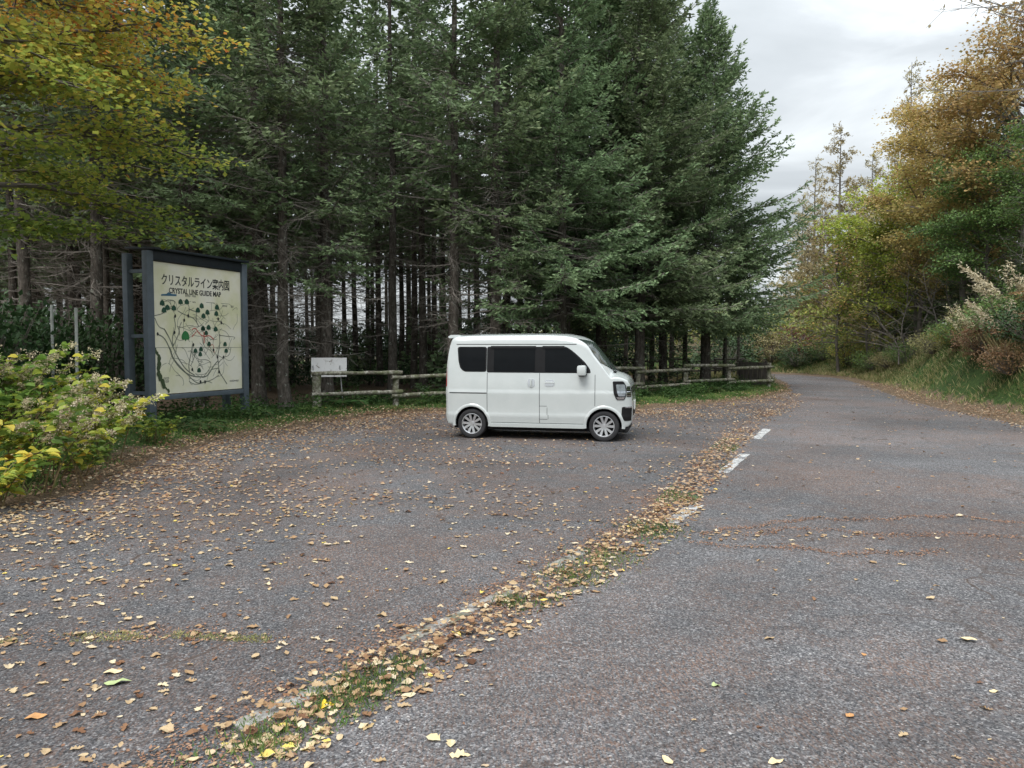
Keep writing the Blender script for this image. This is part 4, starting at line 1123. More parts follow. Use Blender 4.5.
for k, px, Y, py, H, lab in [
    (KL, 836, 58, 128, 13, 'hazy yellow larch rising directly above the bend of the road'),
    (KL2, 812, 62, 160, 14, 'thin pale larch nearest to the broad fir, far behind the road bend'),
    (KL2, 905, 50, 68, 14, 'tallest nearly bare larch sticking up beside the rust orange tree'),
    (KL, 868, 56, 155, 13, 'golden brown larch between the bend larch and the tallest bare larch'),
    (KL2, 932, 46, 82, 14, 'bare topped larch rising just above the rust orange tree'),
    (KL, 880, 47, 205, 13, 'short golden larch low behind the yellow-green tree'),
    (KL, 800, 66, 195, 13, 'faded tan larch farthest away past the tip of the fir boughs'),
    (KL, 822, 54, 205, 13, 'low golden larch filling the gap beside the broad fir boughs'), (KL, 846, 51, 222, 13, 'low golden larch in front of the hazy larch over the bend'), (KL, 806, 59, 228, 13, 'short tan larch deep behind the plank screen and bend'),
    (KL, 890, 52, 150, 13, 'tan larch between yellow-green tree and the tallest bare larch'), (KL, 862, 50, 215, 13, 'short golden larch right above the small tinged bend tree'), (KL, 785, 60, 262, 13, 'small tan larch mostly behind the broad fir skirt'),
    (KL, 853, 66, 190, 13, 'faded tan larch farthest away over the middle of the road'),
    (KL, 960, 44, 85, 13, 'golden larch standing behind the rust orange tree crown'),
    (KL2, 990, 38, 20, 14, 'high sparse larch near the top corner over the orange tree')]:
    x = wx(px, Y); s = top_scale(H, py, Y, x); rt(k, px, Y, s * .9 if s > 1.3 else s, lab, rr.uniform(0, 6), sz=s, **LAR)
x = wx(1058, 22); rt(KL3, 1058, 22, 1.35, 'nearly bare larch whose dark boughs reach in at the top right corner', 2.2, **LAR)
BR = lambda leaf, nm, tw=None: dict(name=nm, leaf=leaf, bark=T_GBARK, twig=tw or T_GBARK)
for k, px, Y, py, H, wd, lab, kw in [
    (KY, 882, 42, 192, 6.6, .85, 'bright yellow-green tree between the larches and the orange tree', BR(T_YGREEN, 'broadleaf_tree')),
    (KY, 912, 39, 175, 6.6, .7, 'yellow-green tree half hidden by the foot of the orange tree', BR(T_YGREEN, 'broadleaf_tree')),
    (KO, 962, 33, 92, 9.5, .90, 'tall rust orange tree on the right bank', BR(T_ORANGE, 'broadleaf_tree')),
    (KO, 1015, 29, 40, 9.5, .85, 'rust orange tree at the right picture edge', BR(T_ORANGE, 'broadleaf_tree')),
    (KO, 918, 38, 128, 9.5, .62, 'slim rust tree beside the bright yellow-green tree', BR(T_ORANGE, 'broadleaf_tree')),
    (KG, 985, 29, 165, 6.5, .72, 'leafy green tree in front of the rust orange tree', BR(T_GREEN, 'broadleaf_tree')),
    (KG, 1040, 26, 150, 6.5, .9, 'leafy green tree cut by the right picture edge', BR(T_GREEN, 'broadleaf_tree')),
    (KM, 838, 43, 248, 5.2, 1.0, 'small yellow and pink tinged tree at the inside of the road bend', BR(T_MIX, 'broadleaf_tree')),
    (KM, 868, 41, 262, 5.2, 1.0, 'low green tree with orange patches right of the bend tree', BR(T_MIX, 'broadleaf_tree')),
    (KB, 905, 35, 262, 4.2, 1.25, 'leafless grey shrub tree above the cut bank', BR(T_GREEN, 'bare_tree')),
    (KB, 945, 31, 255, 4.2, 1.15, 'leafless grey shrub tree in front of the dark trunks on the right bank', BR(T_GREEN, 'bare_tree')),
    (KB2, 990, 28, 225, 4.8, .8, 'spreading bare tree with pale branches under the green tree', BR(T_GREEN, 'bare_tree', T_PALE)),
    (KB2, 1046, 22, 165, 4.8, .6, 'pale branched bare tree reaching in from the right edge', BR(T_GREEN, 'bare_tree', T_PALE)),
    (KB, 790, 50, 300, 4.2, 1.3, 'twiggy grey bare tree behind the road bend', BR(T_GREEN, 'bare_tree', T_PALE))]:
    x = wx(px, Y); s = top_scale(H, py, Y, x); rt(k, px, Y, s * wd, lab, rr.uniform(0, 6), sz=s, **kw)
# dark firs closing the wood on the right slope
for i, (px, Y, s, lab) in enumerate([(895, 46, .50, 'small dark fir low behind the leafless shrub tree'), (925, 42, .55, 'dark fir trunk between the two leafless shrub trees'), (950, 38, .6, 'dark fir behind the rust orange tree trunk'), (978, 36, .6, 'dark fir behind the leafy green tree'),
        (1000, 33, .62, 'dark fir beyond the plume grass on the right bank'), (1022, 35, .65, 'dark fir at the right edge behind the bank top'), (912, 52, .6, 'dark fir far up the right slope'), (862, 53, .34, 'small dark fir under the golden larch')]):
    x = wx(px, Y); put_tree(K['mid' if i % 2 else 'full2'], x, Y, i, s, lab, leaf=T_FIR2)
T_RUST = leafmat('rusty_bush_leaves', [(0, (.12, .08, .045)), (.5, (.27, .17, .09)), (1, (.42, .29, .16))], .3)
T_DRYB = leafmat('straw_bush_leaves', [(0, (.16, .17, .07)), (.5, (.34, .31, .14)), (1, (.54, .48, .26))], .3)
# bushes
def bush(name, rng, rad, h, n, size, tf_):
    P = rng.normal(0, 1, (n, 3)); P /= np.linalg.norm(P, axis=1, keepdims=True); q = rng.uniform(.35, 1, (n, 1)) ** .6
    lump = 1 + .25 * np.sin(3 * P[:, :1] * 3 + 1) * np.cos(4 * P[:, 1:2] * 2)
    P = P * q * lump * np.array([rad, rad, h / 2]) + np.array([0, 0, h * .5]); cl = np.sin(P[:, 0] * 7) * np.cos(P[:, 1] * 6 + P[:, 2] * 5); k = P[:, 2] > 0
    P, cl = P[k], cl[k]; V, F = kites(P, rng.normal(0, 1, P.shape) + P * .5 - np.array([0, 0, .2]), size * rng.uniform(.6, 1.3, len(P)), size * .6 * np.ones(len(P)), rng, .8)
    S1 = P[::25]; S0 = np.zeros_like(S1); S0[:, :2] = S1[:, :2] * .15; WV, WF = tubes(S0, S1, np.full(len(S1), .012), np.full(len(S1), .004), 3)
    return dict(crown=npmesh(name + '_foliage', V, F, tint=np.clip(tf_ + .18 * cl + rng.normal(0, .12, len(P)), 0, 1)), stems=npmesh(name + '_stems', WV, WF))
def put_bush(k, x, y, s, lab, leaf, nm='bush', grp=None, sz=None, rz=None, cat='bush'):
    e = empty(nm, (x, y, hz(x, y) - .03), rr.uniform(0, 6) if rz is None else rz, lab, cat, grp); e.scale = (s, s, sz or s)
    link('stems', k['stems'], T_GBARK, e); link('foliage', k['crown'], leaf, e); return e
B1 = bush('bush', rg(61), 1.0, 1.5, 2600, .085, .5); B2 = bush('bush2', rg(62), 1.1, 1.2, 2600, .075, .45)
for px, Y, s, sz, lf, lab in [
    (792, 51, 1.5, 1.5, T_RED, 'wine red bush behind the road bend'), (812, 49.5, 1.2, 1.0, T_RED, 'low brownish red bush right of the wine red one'), (798, 47.5, 1.5, .9, T_DKGREEN, 'dark green bush in front of the wine red bush'),
    (770, 50, 1.6, 1.4, T_DRYB, 'pale straw green bush between the fence end and the red bush'), (826, 46.5, 1.2, 1.1, T_GREEN, 'green bush at the outer edge of the road bend'),
    (850, 43.5, 1.3, 1.2, T_MIX, 'mottled low bush on the bank above the bend'), (875, 40, 1.2, .9, T_GREEN, 'low green bush on the lip of the cut bank'), (745, 52, 2.2, 2.4, T_DKGREEN, 'tall dark green bush beyond the plank screen'),
    (1008, 22.5, 1.3, .8, T_GREEN, 'green bush on top of the right bank by the plume grass'), (1040, 20, 1.2, 1.0, T_DKGREEN, 'dark green bush on the bank cut by the right picture edge'), (965, 27, 1.2, .8, T_GREEN, 'low green bush behind the plume grass'),
    (8, 15.6, 1.5, 1.7, T_DKGREEN, 'dark green bush at the left picture edge under the maple'), (48, 16.6, 1.4, 1.7, T_DKGREEN, 'dark green bush behind the pale stakes'), (100, 17.2, 1.3, 1.6, T_DKGREEN, 'dark green bush between the stakes and the map board'), (-30, 14.5, 1.6, 1.8, T_DKGREEN, 'dark green bush just outside the left picture edge'),
    (935, 31, 1.0, .8, T_DRYB, 'straw coloured bush half way along the right bank'), (958, 27.5, .9, .8, T_MIX, 'small mottled yellow bush on the face of the right bank'), (985, 23.5, .9, .8, T_RUST, 'rusty brown bush low on the right bank'),
    (1012, 20.5, .85, .75, T_RUST, 'rusty brown bush nearest the right picture edge'), (985, 25.5, 1.0, .8, T_DRYB, 'straw coloured bush below the plume grass'), (908, 35.5, 1.0, .9, T_GREEN, 'small green bush on the lip of the bank left of the straw bush'), (890, 37.5, .9, .7, T_DRYB, 'straw coloured bush on the low part of the cut bank'),
    (725, 48, 2.4, 1.6, T_DKGREEN, 'dark green bush seen between trunks beyond the far fence')]:
    x = wx(px, Y); put_bush(B1 if s > 1.25 else B2, x, Y, s, lab, lf, sz=sz)
# a far wooded slope closing the view behind the bend and under the right-hand trees
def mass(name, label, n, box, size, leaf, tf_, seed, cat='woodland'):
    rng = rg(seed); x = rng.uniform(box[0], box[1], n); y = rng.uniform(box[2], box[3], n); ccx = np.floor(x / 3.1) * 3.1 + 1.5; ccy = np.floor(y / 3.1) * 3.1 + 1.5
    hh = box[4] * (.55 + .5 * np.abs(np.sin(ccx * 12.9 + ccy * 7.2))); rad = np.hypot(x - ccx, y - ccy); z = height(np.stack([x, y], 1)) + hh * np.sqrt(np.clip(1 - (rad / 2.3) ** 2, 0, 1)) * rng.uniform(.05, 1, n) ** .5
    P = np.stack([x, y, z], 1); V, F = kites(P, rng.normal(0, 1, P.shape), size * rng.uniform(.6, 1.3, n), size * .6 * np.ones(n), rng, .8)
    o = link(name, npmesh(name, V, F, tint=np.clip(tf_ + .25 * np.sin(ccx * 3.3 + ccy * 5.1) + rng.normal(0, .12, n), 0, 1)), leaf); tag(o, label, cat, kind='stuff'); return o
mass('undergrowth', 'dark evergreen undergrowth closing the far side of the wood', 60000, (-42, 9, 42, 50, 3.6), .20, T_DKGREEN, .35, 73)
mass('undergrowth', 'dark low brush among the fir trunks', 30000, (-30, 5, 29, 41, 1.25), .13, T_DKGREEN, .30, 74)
mass('far_woodland', 'dense brown and green undergrowth far up the right slope', 52000, (17, 62, 49, 78, 3.6), .24, T_MIX, .30, 71)
mass('far_woodland', 'pale undergrowth beyond the road bend', 22000, (-2, 20, 58, 78, 3.2), .24, T_MIX, .30, 72)
# ---------------------------------------------------------------- plants on the banks
# tall knotweed-like plants: arching stems, broad leaves, beige flower plumes
T_KNOT = leafmat('broad_autumn_leaves', [(0, (.08, .15, .035)), (.3, (.17, .27, .05)), (.52, (.38, .44, .075)), (.72, (.62, .54, .08)), (.9, (.62, .43, .06)), (1, (.52, .24, .06))], .4, .45)
T_PLUME = leafmat('beige_plumes', [(0, (.36, .30, .18)), (.5, (.58, .51, .34)), (1, (.75, .69, .50))], .3)
T_STEM = simple('plant_stem', (.16, .12, .06), .8, .2)
T_FERN = leafmat('fern_green', [(0, (.022, .052, .018)), (.5, (.055, .115, .032)), (1, (.11, .19, .05))], .35)
T_FERNB = leafmat('fern_rust', [(0, (.14, .075, .035)), (.5, (.26, .15, .07)), (1, (.38, .25, .12))], .35)
T_GRASS = leafmat('grass_blades', [(0, (.055, .11, .03)), (.5, (.11, .19, .05)), (.8, (.19, .27, .075)), (1, (.38, .35, .16))], .35)
T_DRY = leafmat('dry_grass_blades', [(0, (.17, .18, .07)), (.5, (.34, .30, .14)), (1, (.56, .49, .28))], .35)
def leaf6(P, D, L, W, rng, roll=.4, fold=.18):
    """pointed oval leaves, folded on the midrib: 6 verts, 2 quads"""
    P = np.asarray(P, float); D = np.asarray(D, float); D = D / np.linalg.norm(D, axis=1, keepdims=True); n = len(P); up = np.zeros((n, 3)); up[:, 2] = 1; up += rng.normal(0, roll, (n, 3))
    S = np.cross(D, up); S /= np.linalg.norm(S, axis=1, keepdims=True) + 1e-9; N = np.cross(S, D); L = np.asarray(L).reshape(-1, 1); W = np.asarray(W).reshape(-1, 1); f = W * fold
    V = np.stack([P, P + D * L * .32 + S * W * .5 + N * f, P + D * L * .68 + S * W * .36 + N * f, P + D * L - N * f * .6, P + D * L * .68 - S * W * .36 + N * f, P + D * L * .32 - S * W * .5 + N * f], 1)
    F = np.array([[0, 1, 2, 3], [0, 3, 4, 5]])[None] + (np.arange(n) * 6)[:, None, None]
    return V.reshape(-1, 3), F.reshape(-1, 4)
def knot(name, seed, nst, H, plume, az0=0.0, lsize=.135, tb=.35):
    rng = rg(seed); S0, S1, A, B, P, D, T, PP, PD, PT = ([] for _ in range(10))
    for s in range(nst):
        az = az0 + rng.normal(0, .9); l = H * rng.uniform(.65, 1.1); d = np.array([math.cos(az) * .35, math.sin(az) * .35, 1.0]); p = np.array([rng.normal(0, .18), rng.normal(0, .18), 0]); n = 12; tc = rng.normal(0, .14)
        for i in range(n):
            d = d + np.array([math.cos(az), math.sin(az), -.75]) * .012 * i + rng.normal(0, .03, 3); d /= np.linalg.norm(d); q = p + d * l / n; S0.append(p); S1.append(q); A.append(.008 * (1 - i / n) + .002); B.append(.008 * (1 - (i + 1) / n) + .002)
            if i > 2:
                for k in range(2 if i < 9 else 3):
                    a = rng.uniform(0, 6.28); e = np.array([math.cos(a), math.sin(a), rng.uniform(-.35, .3)]); P.append(q + e * .04); D.append(e); T.append(np.clip(tb + tc + .018 * (12 - i) + rng.normal(0, .16), 0, 1))
            if plume and i > n - 6:
                for k in range(4):
                    a = rng.uniform(0, 6.28); e = np.array([math.cos(a) * .7, math.sin(a) * .7, rng.uniform(.2, .9)]); ll = rng.uniform(.08, .20)
                    for w in range(13):
                        u = w / 13; PP.append(q + e * ll * u + np.array([0, 0, -.10 * u * u]) + rng.normal(0, .012, 3)); PD.append(rng.normal(0, 1, 3)); PT.append(np.clip(.5 + tc + rng.normal(0, .2), 0, 1))
            p = q
    V, F = tubes(S0, S1, A, B, 4); d_ = dict(stems=npmesh(name + '_stems', V, F)); rz = lsize * rng.uniform(.55, 1.2, len(P)); V, F = leaf6(P, D, rz, rz * .72, rng); d_['foliage'] = npmesh(name + '_foliage', V, F, tint=np.repeat(T, 2))
    if plume: V, F = kites(PP, PD, rng.uniform(.018, .032, len(PP)), rng.uniform(.014, .024, len(PP)), rng, 1); d_['plume'] = npmesh(name + '_plume', V, F, tint=PT)
    return d_
def put_plant(k, x, y, s, lab, leaf, nm, grp=None, rz=0, cat='plant', z=None):
    e = empty(nm, (x, y, (hz(x, y) if z is None else z) - .02), rz, lab, cat, grp); e.scale = (s, s, s)
    for part, me in k.items(): link(part, me, {'stems': T_STEM, 'plume': T_PLUME}.get(part, leaf), e)
    return e
KN = [knot('knot_a', 81, 11, 1.25, True), knot('knot_b', 82, 13, 1.0, True), knot('knot_c', 83, 14, .95, False, tb=.45), knot('knot_d', 84, 12, .8, False, tb=.25)]
plants = [(0, -5.35, 8.9, 1.0, 'broad leaved yellow plant at the foot of the left bank'), (2, -5.5, 7.9, .9, 'low yellow-green plant at the left picture edge by the asphalt'),
 (2, -6.05, 8.5, 1.0, 'bright yellow leaved plant on the slope at the left picture edge'), (0, -6.0, 9.9, 1.05, 'arching plant with beige plumes in the middle of the left bank'),
 (1, -5.95, 10.8, 1.05, 'beige plumed plant leaning towards the leafy asphalt'), (1, -6.75, 11.5, 1.1, 'pale plumed plant beside the map board front post'), (0, -7.0, 10.8, 1.15, 'tall plumed plant behind the leaning plumed ones'),
 (3, -6.9, 9.8, 1.1, 'green plant high on the left bank'), (2, -7.7, 12.3, 1.1, 'yellow leaved plant close left of the map board post'), (1, -7.35, 12.7, .9, 'plumed plant just before the map board front post'),
 (3, -7.6, 11.0, 1.2, 'green plant on the bank behind the yellow plants'), (0, -7.3, 10.3, 1.0, 'plumed plant half way up the left bank'), (3, -5.6, 9.6, .7, 'low green plant between the yellow plants and the litter'), (3, -5.95, 12.6, .7, 'low green plant before the map board post')]
for i, (k, x, y, s, lab) in enumerate(plants): put_plant(KN[k], x, y, s, lab, T_KNOT, 'flowering_plant', rz=-.4 + .5 * math.sin(i * 2.3))
# ferns
def fern(name, seed, n=11, L=.75):
    rng = rg(seed); P, D, LL, S0, S1, A, B = ([] for _ in range(7))
    for f in range(n):
        az = 6.28 * f / n + rng.normal(0, .25); l = L * rng.uniform(.7, 1.15); d = np.array([math.cos(az) * .7, math.sin(az) * .7, .9]); p = np.zeros(3); m = 16
        for i in range(m):
            d = d + np.array([0, 0, -.11]); d /= np.linalg.norm(d); q = p + d * l / m; S0.append(p); S1.append(q); A.append(.003); B.append(.002); s = np.cross(d, [0, 0, 1]); s /= np.linalg.norm(s)
            if i > 2:
                w = .20 * math.sin(PI * min(1, (i - 1) / m * .9 + .12)) * l / .75
                for sg in (-1, 1): P.append(q); D.append(s * sg + d * .35 + np.array([0, 0, rng.normal(-.1, .12)])); LL.append(w * rng.uniform(.85, 1.1))
            p = q
    V, F = tubes(S0, S1, A, B, 3); LL = np.array(LL); W, G = kites(P, D, LL, np.maximum(.02, LL * .26), rng, .25)
    return dict(stems=npmesh(name + '_stems', V, F), fronds=npmesh(name + '_fronds', W, G, tint=np.clip(rng.normal(.5, .18, len(LL)), 0, 1)))
FN = [fern('fern_a', 91), fern('fern_b', 92, 9, .6)]
fr = random.Random(17)
fern_spots = [(-6.4, 14.6), (-6.0, 15.6), (-6.7, 15.4), (-5.9, 14.4), (-7.6, 13.3), (-8.2, 12.6), (-8.6, 13.4), (-8.0, 14.4), (-9.3, 12.9), (-8.3, 11.6), (-8.9, 11.0), (-9.2, 14.6), (-5.9, 17.2), (-6.8, 17.4), (-10, 13.6)]
for x, y in fern_spots: put_plant(FN[fr.randrange(2)], x, y, fr.uniform(.8, 1.35), 'green fern growing around and left of the map board', T_FERN, 'fern', 'green ferns near the map board', fr.uniform(0, 6), 'fern')
for x, y in [(-4.3, 19.9), (-3.6, 20.2), (-2.6, 21.2), (-1.7, 21.6), (-2.0, 22.4), (4.4, 26.4), (5.3, 26.6), (6.2, 27.3), (4.2, 25.4), (5.8, 25.6), (7.2, 27.3), (8.1, 27.0), (6.6, 26.0), (3.9, 24.6)]:
    put_plant(FN[fr.randrange(2)], x, y, fr.uniform(.8, 1.3), 'green fern growing along the foot of the log fence', T_FERN, 'fern', 'green ferns along the log fence', fr.uniform(0, 6), 'fern')
# right bank: rusty ferns, plume grass
def Rpt(y, d):
    i = min(range(len(EDGE_R)), key=lambda k: abs(EDGE_R[k][1] - y)); return EDGE_R[i][0] + d * .96, EDGE_R[i][1] - d * .28
for y, d in [(17.5, 2.0), (18.6, 2.3), (19.5, 1.9), (20.6, 2.6), (21.5, 2.0), (23.0, 2.4), (18.2, 3.2), (22.4, 3.2), (24.5, 2.1)]:
    x, yy = Rpt(y, d); put_plant(FN[fr.randrange(2)], x, yy, fr.uniform(1.3, 2.0), 'rusty brown fern on the lower right bank', T_FERNB, 'fern', 'rusty ferns on the right bank', fr.uniform(0, 6), 'fern')
for y, d in [(18.0, 2.6), (20, 3.0), (22, 2.7), (24, 3.0), (26, 2.5), (28, 2.4), (25.3, 3.6), (23.2, 4.2), (30, 2.8), (32.5, 2.6)]:
    x, yy = Rpt(y, d); put_plant(FN[fr.randrange(2)], x, yy, fr.uniform(.9, 1.4), 'green fern on the right bank', T_FERN, 'fern', 'green ferns on the right bank', fr.uniform(0, 6), 'fern')
def plumegrass(name, seed, n=16, H=1.5):
    rng = rg(seed); S0, S1, A, B, P, D, T, BP, BD, BL = ([] for _ in range(10))
    for s in range(n):
        az = rng.uniform(0, 6.28) * .6 + 2.2; l = H * rng.uniform(.7, 1.1); d = np.array([math.cos(az) * .3, math.sin(az) * .3, 1.0]); p = rng.normal(0, .1, 3) * [1, 1, 0]
        for i in range(10):
            d = d + np.array([math.cos(az), math.sin(az), -.6]) * .012 * i; d /= np.linalg.norm(d); q = p + d * l / 10; S0.append(p); S1.append(q); A.append(.005); B.append(.004)
            if i > 5:
                for w in range(22): P.append(p + (q - p) * rng.uniform() + rng.normal(0, .03, 3)); D.append(d * .6 + rng.normal(0, .6, 3) + np.array([math.cos(az) * .4, math.sin(az) * .4, -.5])); T.append(np.clip(rng.normal(.6, .2), 0, 1))
            p = q
    for b in range(70): a = rng.uniform(0, 6.28); BP.append(rng.normal(0, .12, 3) * [1, 1, 0]); BD.append([math.cos(a) * .6, math.sin(a) * .6, 1]); BL.append(rng.uniform(.5, 1.0))
    V, F = tubes(S0, S1, A, B, 3); W, G = kites(P, D, rng.uniform(.05, .11, len(P)), rng.uniform(.016, .03, len(P)), rng, 1); U, H_ = kites(BP, BD, BL, np.full(len(BL), .02), rng, .5)
    return dict(stems=npmesh(name + '_stems', V, F), plume=npmesh(name + '_plume', W, G, tint=T), blades=npmesh(name + '_blades', U, H_, tint=rng.uniform(.3, 1, len(BL))))
PG = plumegrass('plumegrass', 95)
for y, d, s, lab in [(23.6, 2.6, 1.45, 'tall cream plume grass clump standing highest on the right bank'), (22.6, 2.1, 1.15, 'cream plume grass clump just below the highest one'), (21.3, 2.9, .9, 'cream plume grass clump nearest the rusty ferns'), (25.2, 2.3, 1.05, 'small cream plume grass clump leaning to the road'), (20.6, 3.4, .8, 'small cream plume grass clump high at the bank top')]:
    x, yy = Rpt(y, d); put_plant(PG, x, yy, s, lab, T_DRY, 'plume_grass', rz=fr.uniform(-.4, .4))
# ---------------------------------------------------------------- grass (stuff)
def blades(name, pts, h, w, leaf, label, seed, tb=.5, lean=.5):
    rng = rg(seed); pts = np.asarray(pts); n = len(pts); P = np.column_stack([pts, height(pts)]); P[:, 2] = np.maximum(P[:, 2], 0) if name.startswith('seam') else P[:, 2]
    D = rng.normal(0, lean, (n, 3)); D[:, 2] = 1; L = h * rng.uniform(.4, 1.25, n); V, F = kites(P, D, L, w * rng.uniform(.7, 1.4, n), rng, .8)
    cl = np.array([mnoise.noise(Vector((a * .8, b * .8, 3))) for a, b in pts])
    o = link(name, npmesh(name, V, F, tint=np.clip(tb + .5 * cl + rng.normal(0, .15, n), 0, 1)), leaf); tag(o, label, 'grass', kind='stuff'); return o
def scatter(n, box, f, seed):
    rng = rg(seed); out = []; tot = 0
    while tot < n:
        q = np.stack([rng.uniform(box[0], box[1], 4000), rng.uniform(box[2], box[3], 4000)], 1); q = q[rng.uniform(0, 1, 4000) < f(q)]; out.append(q); tot += len(q)
    return np.concatenate(out)[:n]
cn = lambda q, s, z: np.array([mnoise.noise(Vector((a * s, b * s, z))) for a, b in q])
def f_left(q):
    d = pdist(q, EDGE_L); i = inside(q, ASPH); y = q[:, 1]; return (~i) * sm(.05, .6, d) * (1 - sm(1.6, 3.4, d)) * np.clip(.6 + 1.2 * cn(q, .9, 1), 0.05, 1)
blades('grass', scatter(34000, (-9, 12, 6.5, 32), f_left, 1), .11, .016, T_GRASS, 'short green grass verge between asphalt and fence', 2, .45)
def f_weed(q):
    d = pdist(q, EDGE_L); i = inside(q, ASPH); return (~i) * sm(.5, 1.2, d) * (1 - sm(2.6, 5.0, d)) * (cn(q, .8, 9) > -.05) * (q[:, 1] > 13)
pts = scatter(15000, (-9, 12, 13, 33), f_weed, 3); rng = rg(4); cl = cn(pts, .9, 5); P = np.column_stack([pts, height(pts) + rng.uniform(.02, 1, len(pts)) * (.22 + .35 * np.clip(cl + .3, 0, 1))])
V, F = leaf6(P, rng.normal(0, 1, P.shape) * [1, 1, .3], rng.uniform(.05, .11, len(P)), rng.uniform(.04, .07, len(P)), rng)
o = link('weeds', npmesh('weeds', V, F, tint=np.repeat(np.clip(.45 + .4 * cl + rng.normal(0, .15, len(P)), 0, 1), 2)), T_FERN); tag(o, 'low leafy green weeds along the fence', 'weeds', kind='stuff')
def f_right(q):
    dr = pdist(q, EDGE_R); dl = pdist(q, EDGE_L); i = inside(q, ASPH); return (~i) * (dr < dl) * sm(.5, 1.5, dr) * (1 - sm(7, 10, dr)) * np.clip(.6 + 1.4 * cn(q, .6, 2), .08, 1)
blades('bank_grass', scatter(30000, (9, 28, 12, 46), f_right, 5), .17, .022, T_GRASS, 'rough green grass on the right bank', 6, .42, .6)
blades('bank_grass', scatter(46000, (9, 30, 12, 46), f_right, 15), .22, .018, T_DRY, 'dry tawny grass on the right bank', 16, .5, .7)
def f_far(q):
    dr = pdist(q, EDGE_R); dl = pdist(q, EDGE_L); i = inside(q, ASPH); return (~i) * sm(.2, 1, np.minimum(dr, dl)) * (1 - sm(4, 7, np.minimum(dr, dl)))
blades('far_grass', scatter(14000, (6, 24, 34, 62), f_far, 7), .28, .03, T_DRY, 'yellowish grass around the road bend', 8, .35, .6)
# seams: moss and grass along the kerb and the cross seam
SEAM2 = [(-5.2, 4.15), (-3.4, 4.22), (-2.6, 4.35), (-2.0, 4.40), (-1.45, 4.32)]
SEAM3 = [(-3.2, 12.6), (-1.7, 11.4), (-.4, 11.0), (.9, 10.6), (1.9, 10.2)]
def f_kerb(q):
    d = pdist(q, KERB); c = cn(q, 1.0, 4); sgn = 1.0; return (d < .22) * np.clip(.1 + 1.9 * c, 0, 1) * (q[:, 1] < 14)
kp = scatter(2600, (-2, 4.4, 2.2, 14), f_kerb, 9); off = np.array([.10, -.07]); kp = kp + off
blades('seam_grass', kp, .035, .006, T_GRASS, 'grass tufts growing in the leafy kerb seam', 10, .5, .6)
g2 = [(gp(372, 684), .19, 420), (gp(335, 704), .16, 260), (gp(402, 668), .13, 200), (gp(262, 742), .13, 230), (gp(575, 577), .24, 420), (gp(606, 560), .26, 420), (gp(652, 530), .3, 420), (gp(515, 603), .12, 200)]
q = np.concatenate([rg(90 + i).normal(0, 1, (n, 2)) * r_ * .55 * np.array([1, 1.1]) + np.array(c) for i, (c, r_, n) in enumerate(g2)])
blades('seam_grass', q, .060, .0055, T_GRASS, 'denser green grass tufts beside the kerb blocks', 11, .5, .7)
def f_s2(q): return (pdist(q, SEAM2) < .05 + .06 * cn(q, 2, 3)) * np.clip(.45 + 1.5 * cn(q, 5, 6), 0, 1)
blades('seam_grass', scatter(2600, (-5.3, -1.4, 4.0, 4.6), f_s2, 12), .022, .006, T_DRY, 'pale moss line crossing the near parking asphalt', 13, .30, .9)
# ---------------------------------------------------------------- fallen leaves
L_TAN = leafmat('fallen_leaf_colours', [(0, (.09, .045, .025)), (.18, (.22, .115, .06)), (.40, (.37, .245, .13)), (.68, (.53, .41, .245)), (.93, (.66, .57, .41)), (1, (.70, .55, .14))], .15, .7, .2)
def outline(kind, rng):
    if kind == 0:   # pointed oval
        a = [(-.5, 0), (-.35, .16), (-.1, .25), (.15, .22), (.35, .12), (.5, 0)]
    elif kind == 1: # lobed
        a = [(-.5, .02), (-.36, .20), (-.24, .10), (-.10, .34), (.02, .16), (.16, .30), (.22, .12), (.36, .16), (.5, 0)]
    else:           # broad toothed
        a = [(-.5, .03), (-.38, .22), (-.22, .30), (-.05, .36), (.12, .26), (.20, .30), (.32, .14), (.5, 0)]
    top = [(x, y * rng.uniform(.8, 1.15)) for x, y in a]; bot = [(x, -y * rng.uniform(.8, 1.15)) for x, y in a[1:-1]][::-1]
    return np.array(top), np.array(bot)
LM = []
for i in range(14):
    rng = rg(200 + i); k = i % 3; top, bot = outline(k, rng); n = len(top); m = n - 2
    mid = [(top[j][0], 0) for j in range(1, n - 1)]; pts = list(map(tuple, top)) + list(map(tuple, bot)) + mid
    P = np.array(pts); c1, c2, tw_ = rng.uniform(.25, 1.1), rng.uniform(-.3, .7), rng.uniform(-.5, .5)
    z = c1 * P[:, 1] ** 2 * 1.6 + c2 * P[:, 0] ** 2 * .5 + tw_ * P[:, 0] * P[:, 1] + .05 * np.sin(9 * P[:, 0] + i); z -= z.min()
    V = np.column_stack([P, z + .02]); F = []
    bi = lambda j: n + (m - j)          # bottom index matching top j
    mi = lambda j: n + m + j - 1
    for j in range(1, n - 2): F += [(j, j + 1, mi(j + 1), mi(j)), (mi(j), mi(j + 1), bi(j + 1), bi(j))]
    F += [(0, 1, mi(1), mi(1)), (0, mi(1), bi(1), bi(1)), (n - 2, n - 1, mi(n - 2), mi(n - 2)), (n - 1, bi(n - 2), mi(n - 2), mi(n - 2))]
    me = bpy.data.meshes.new('fallen_leaf'); me.from_pydata([tuple(v) for v in V], [], [tuple(dict.fromkeys(f)) for f in F]); me.update()
    a = me.attributes.new('tint', 'FLOAT', 'FACE'); tv = float(np.clip(rng.normal(.58, .2), .05, .95)); a.data.foreach_set('value', [float(np.clip(tv + (.06 if q % 2 else -.04), 0, 1)) for q in range(len(me.polygons))]); LM.append(me)
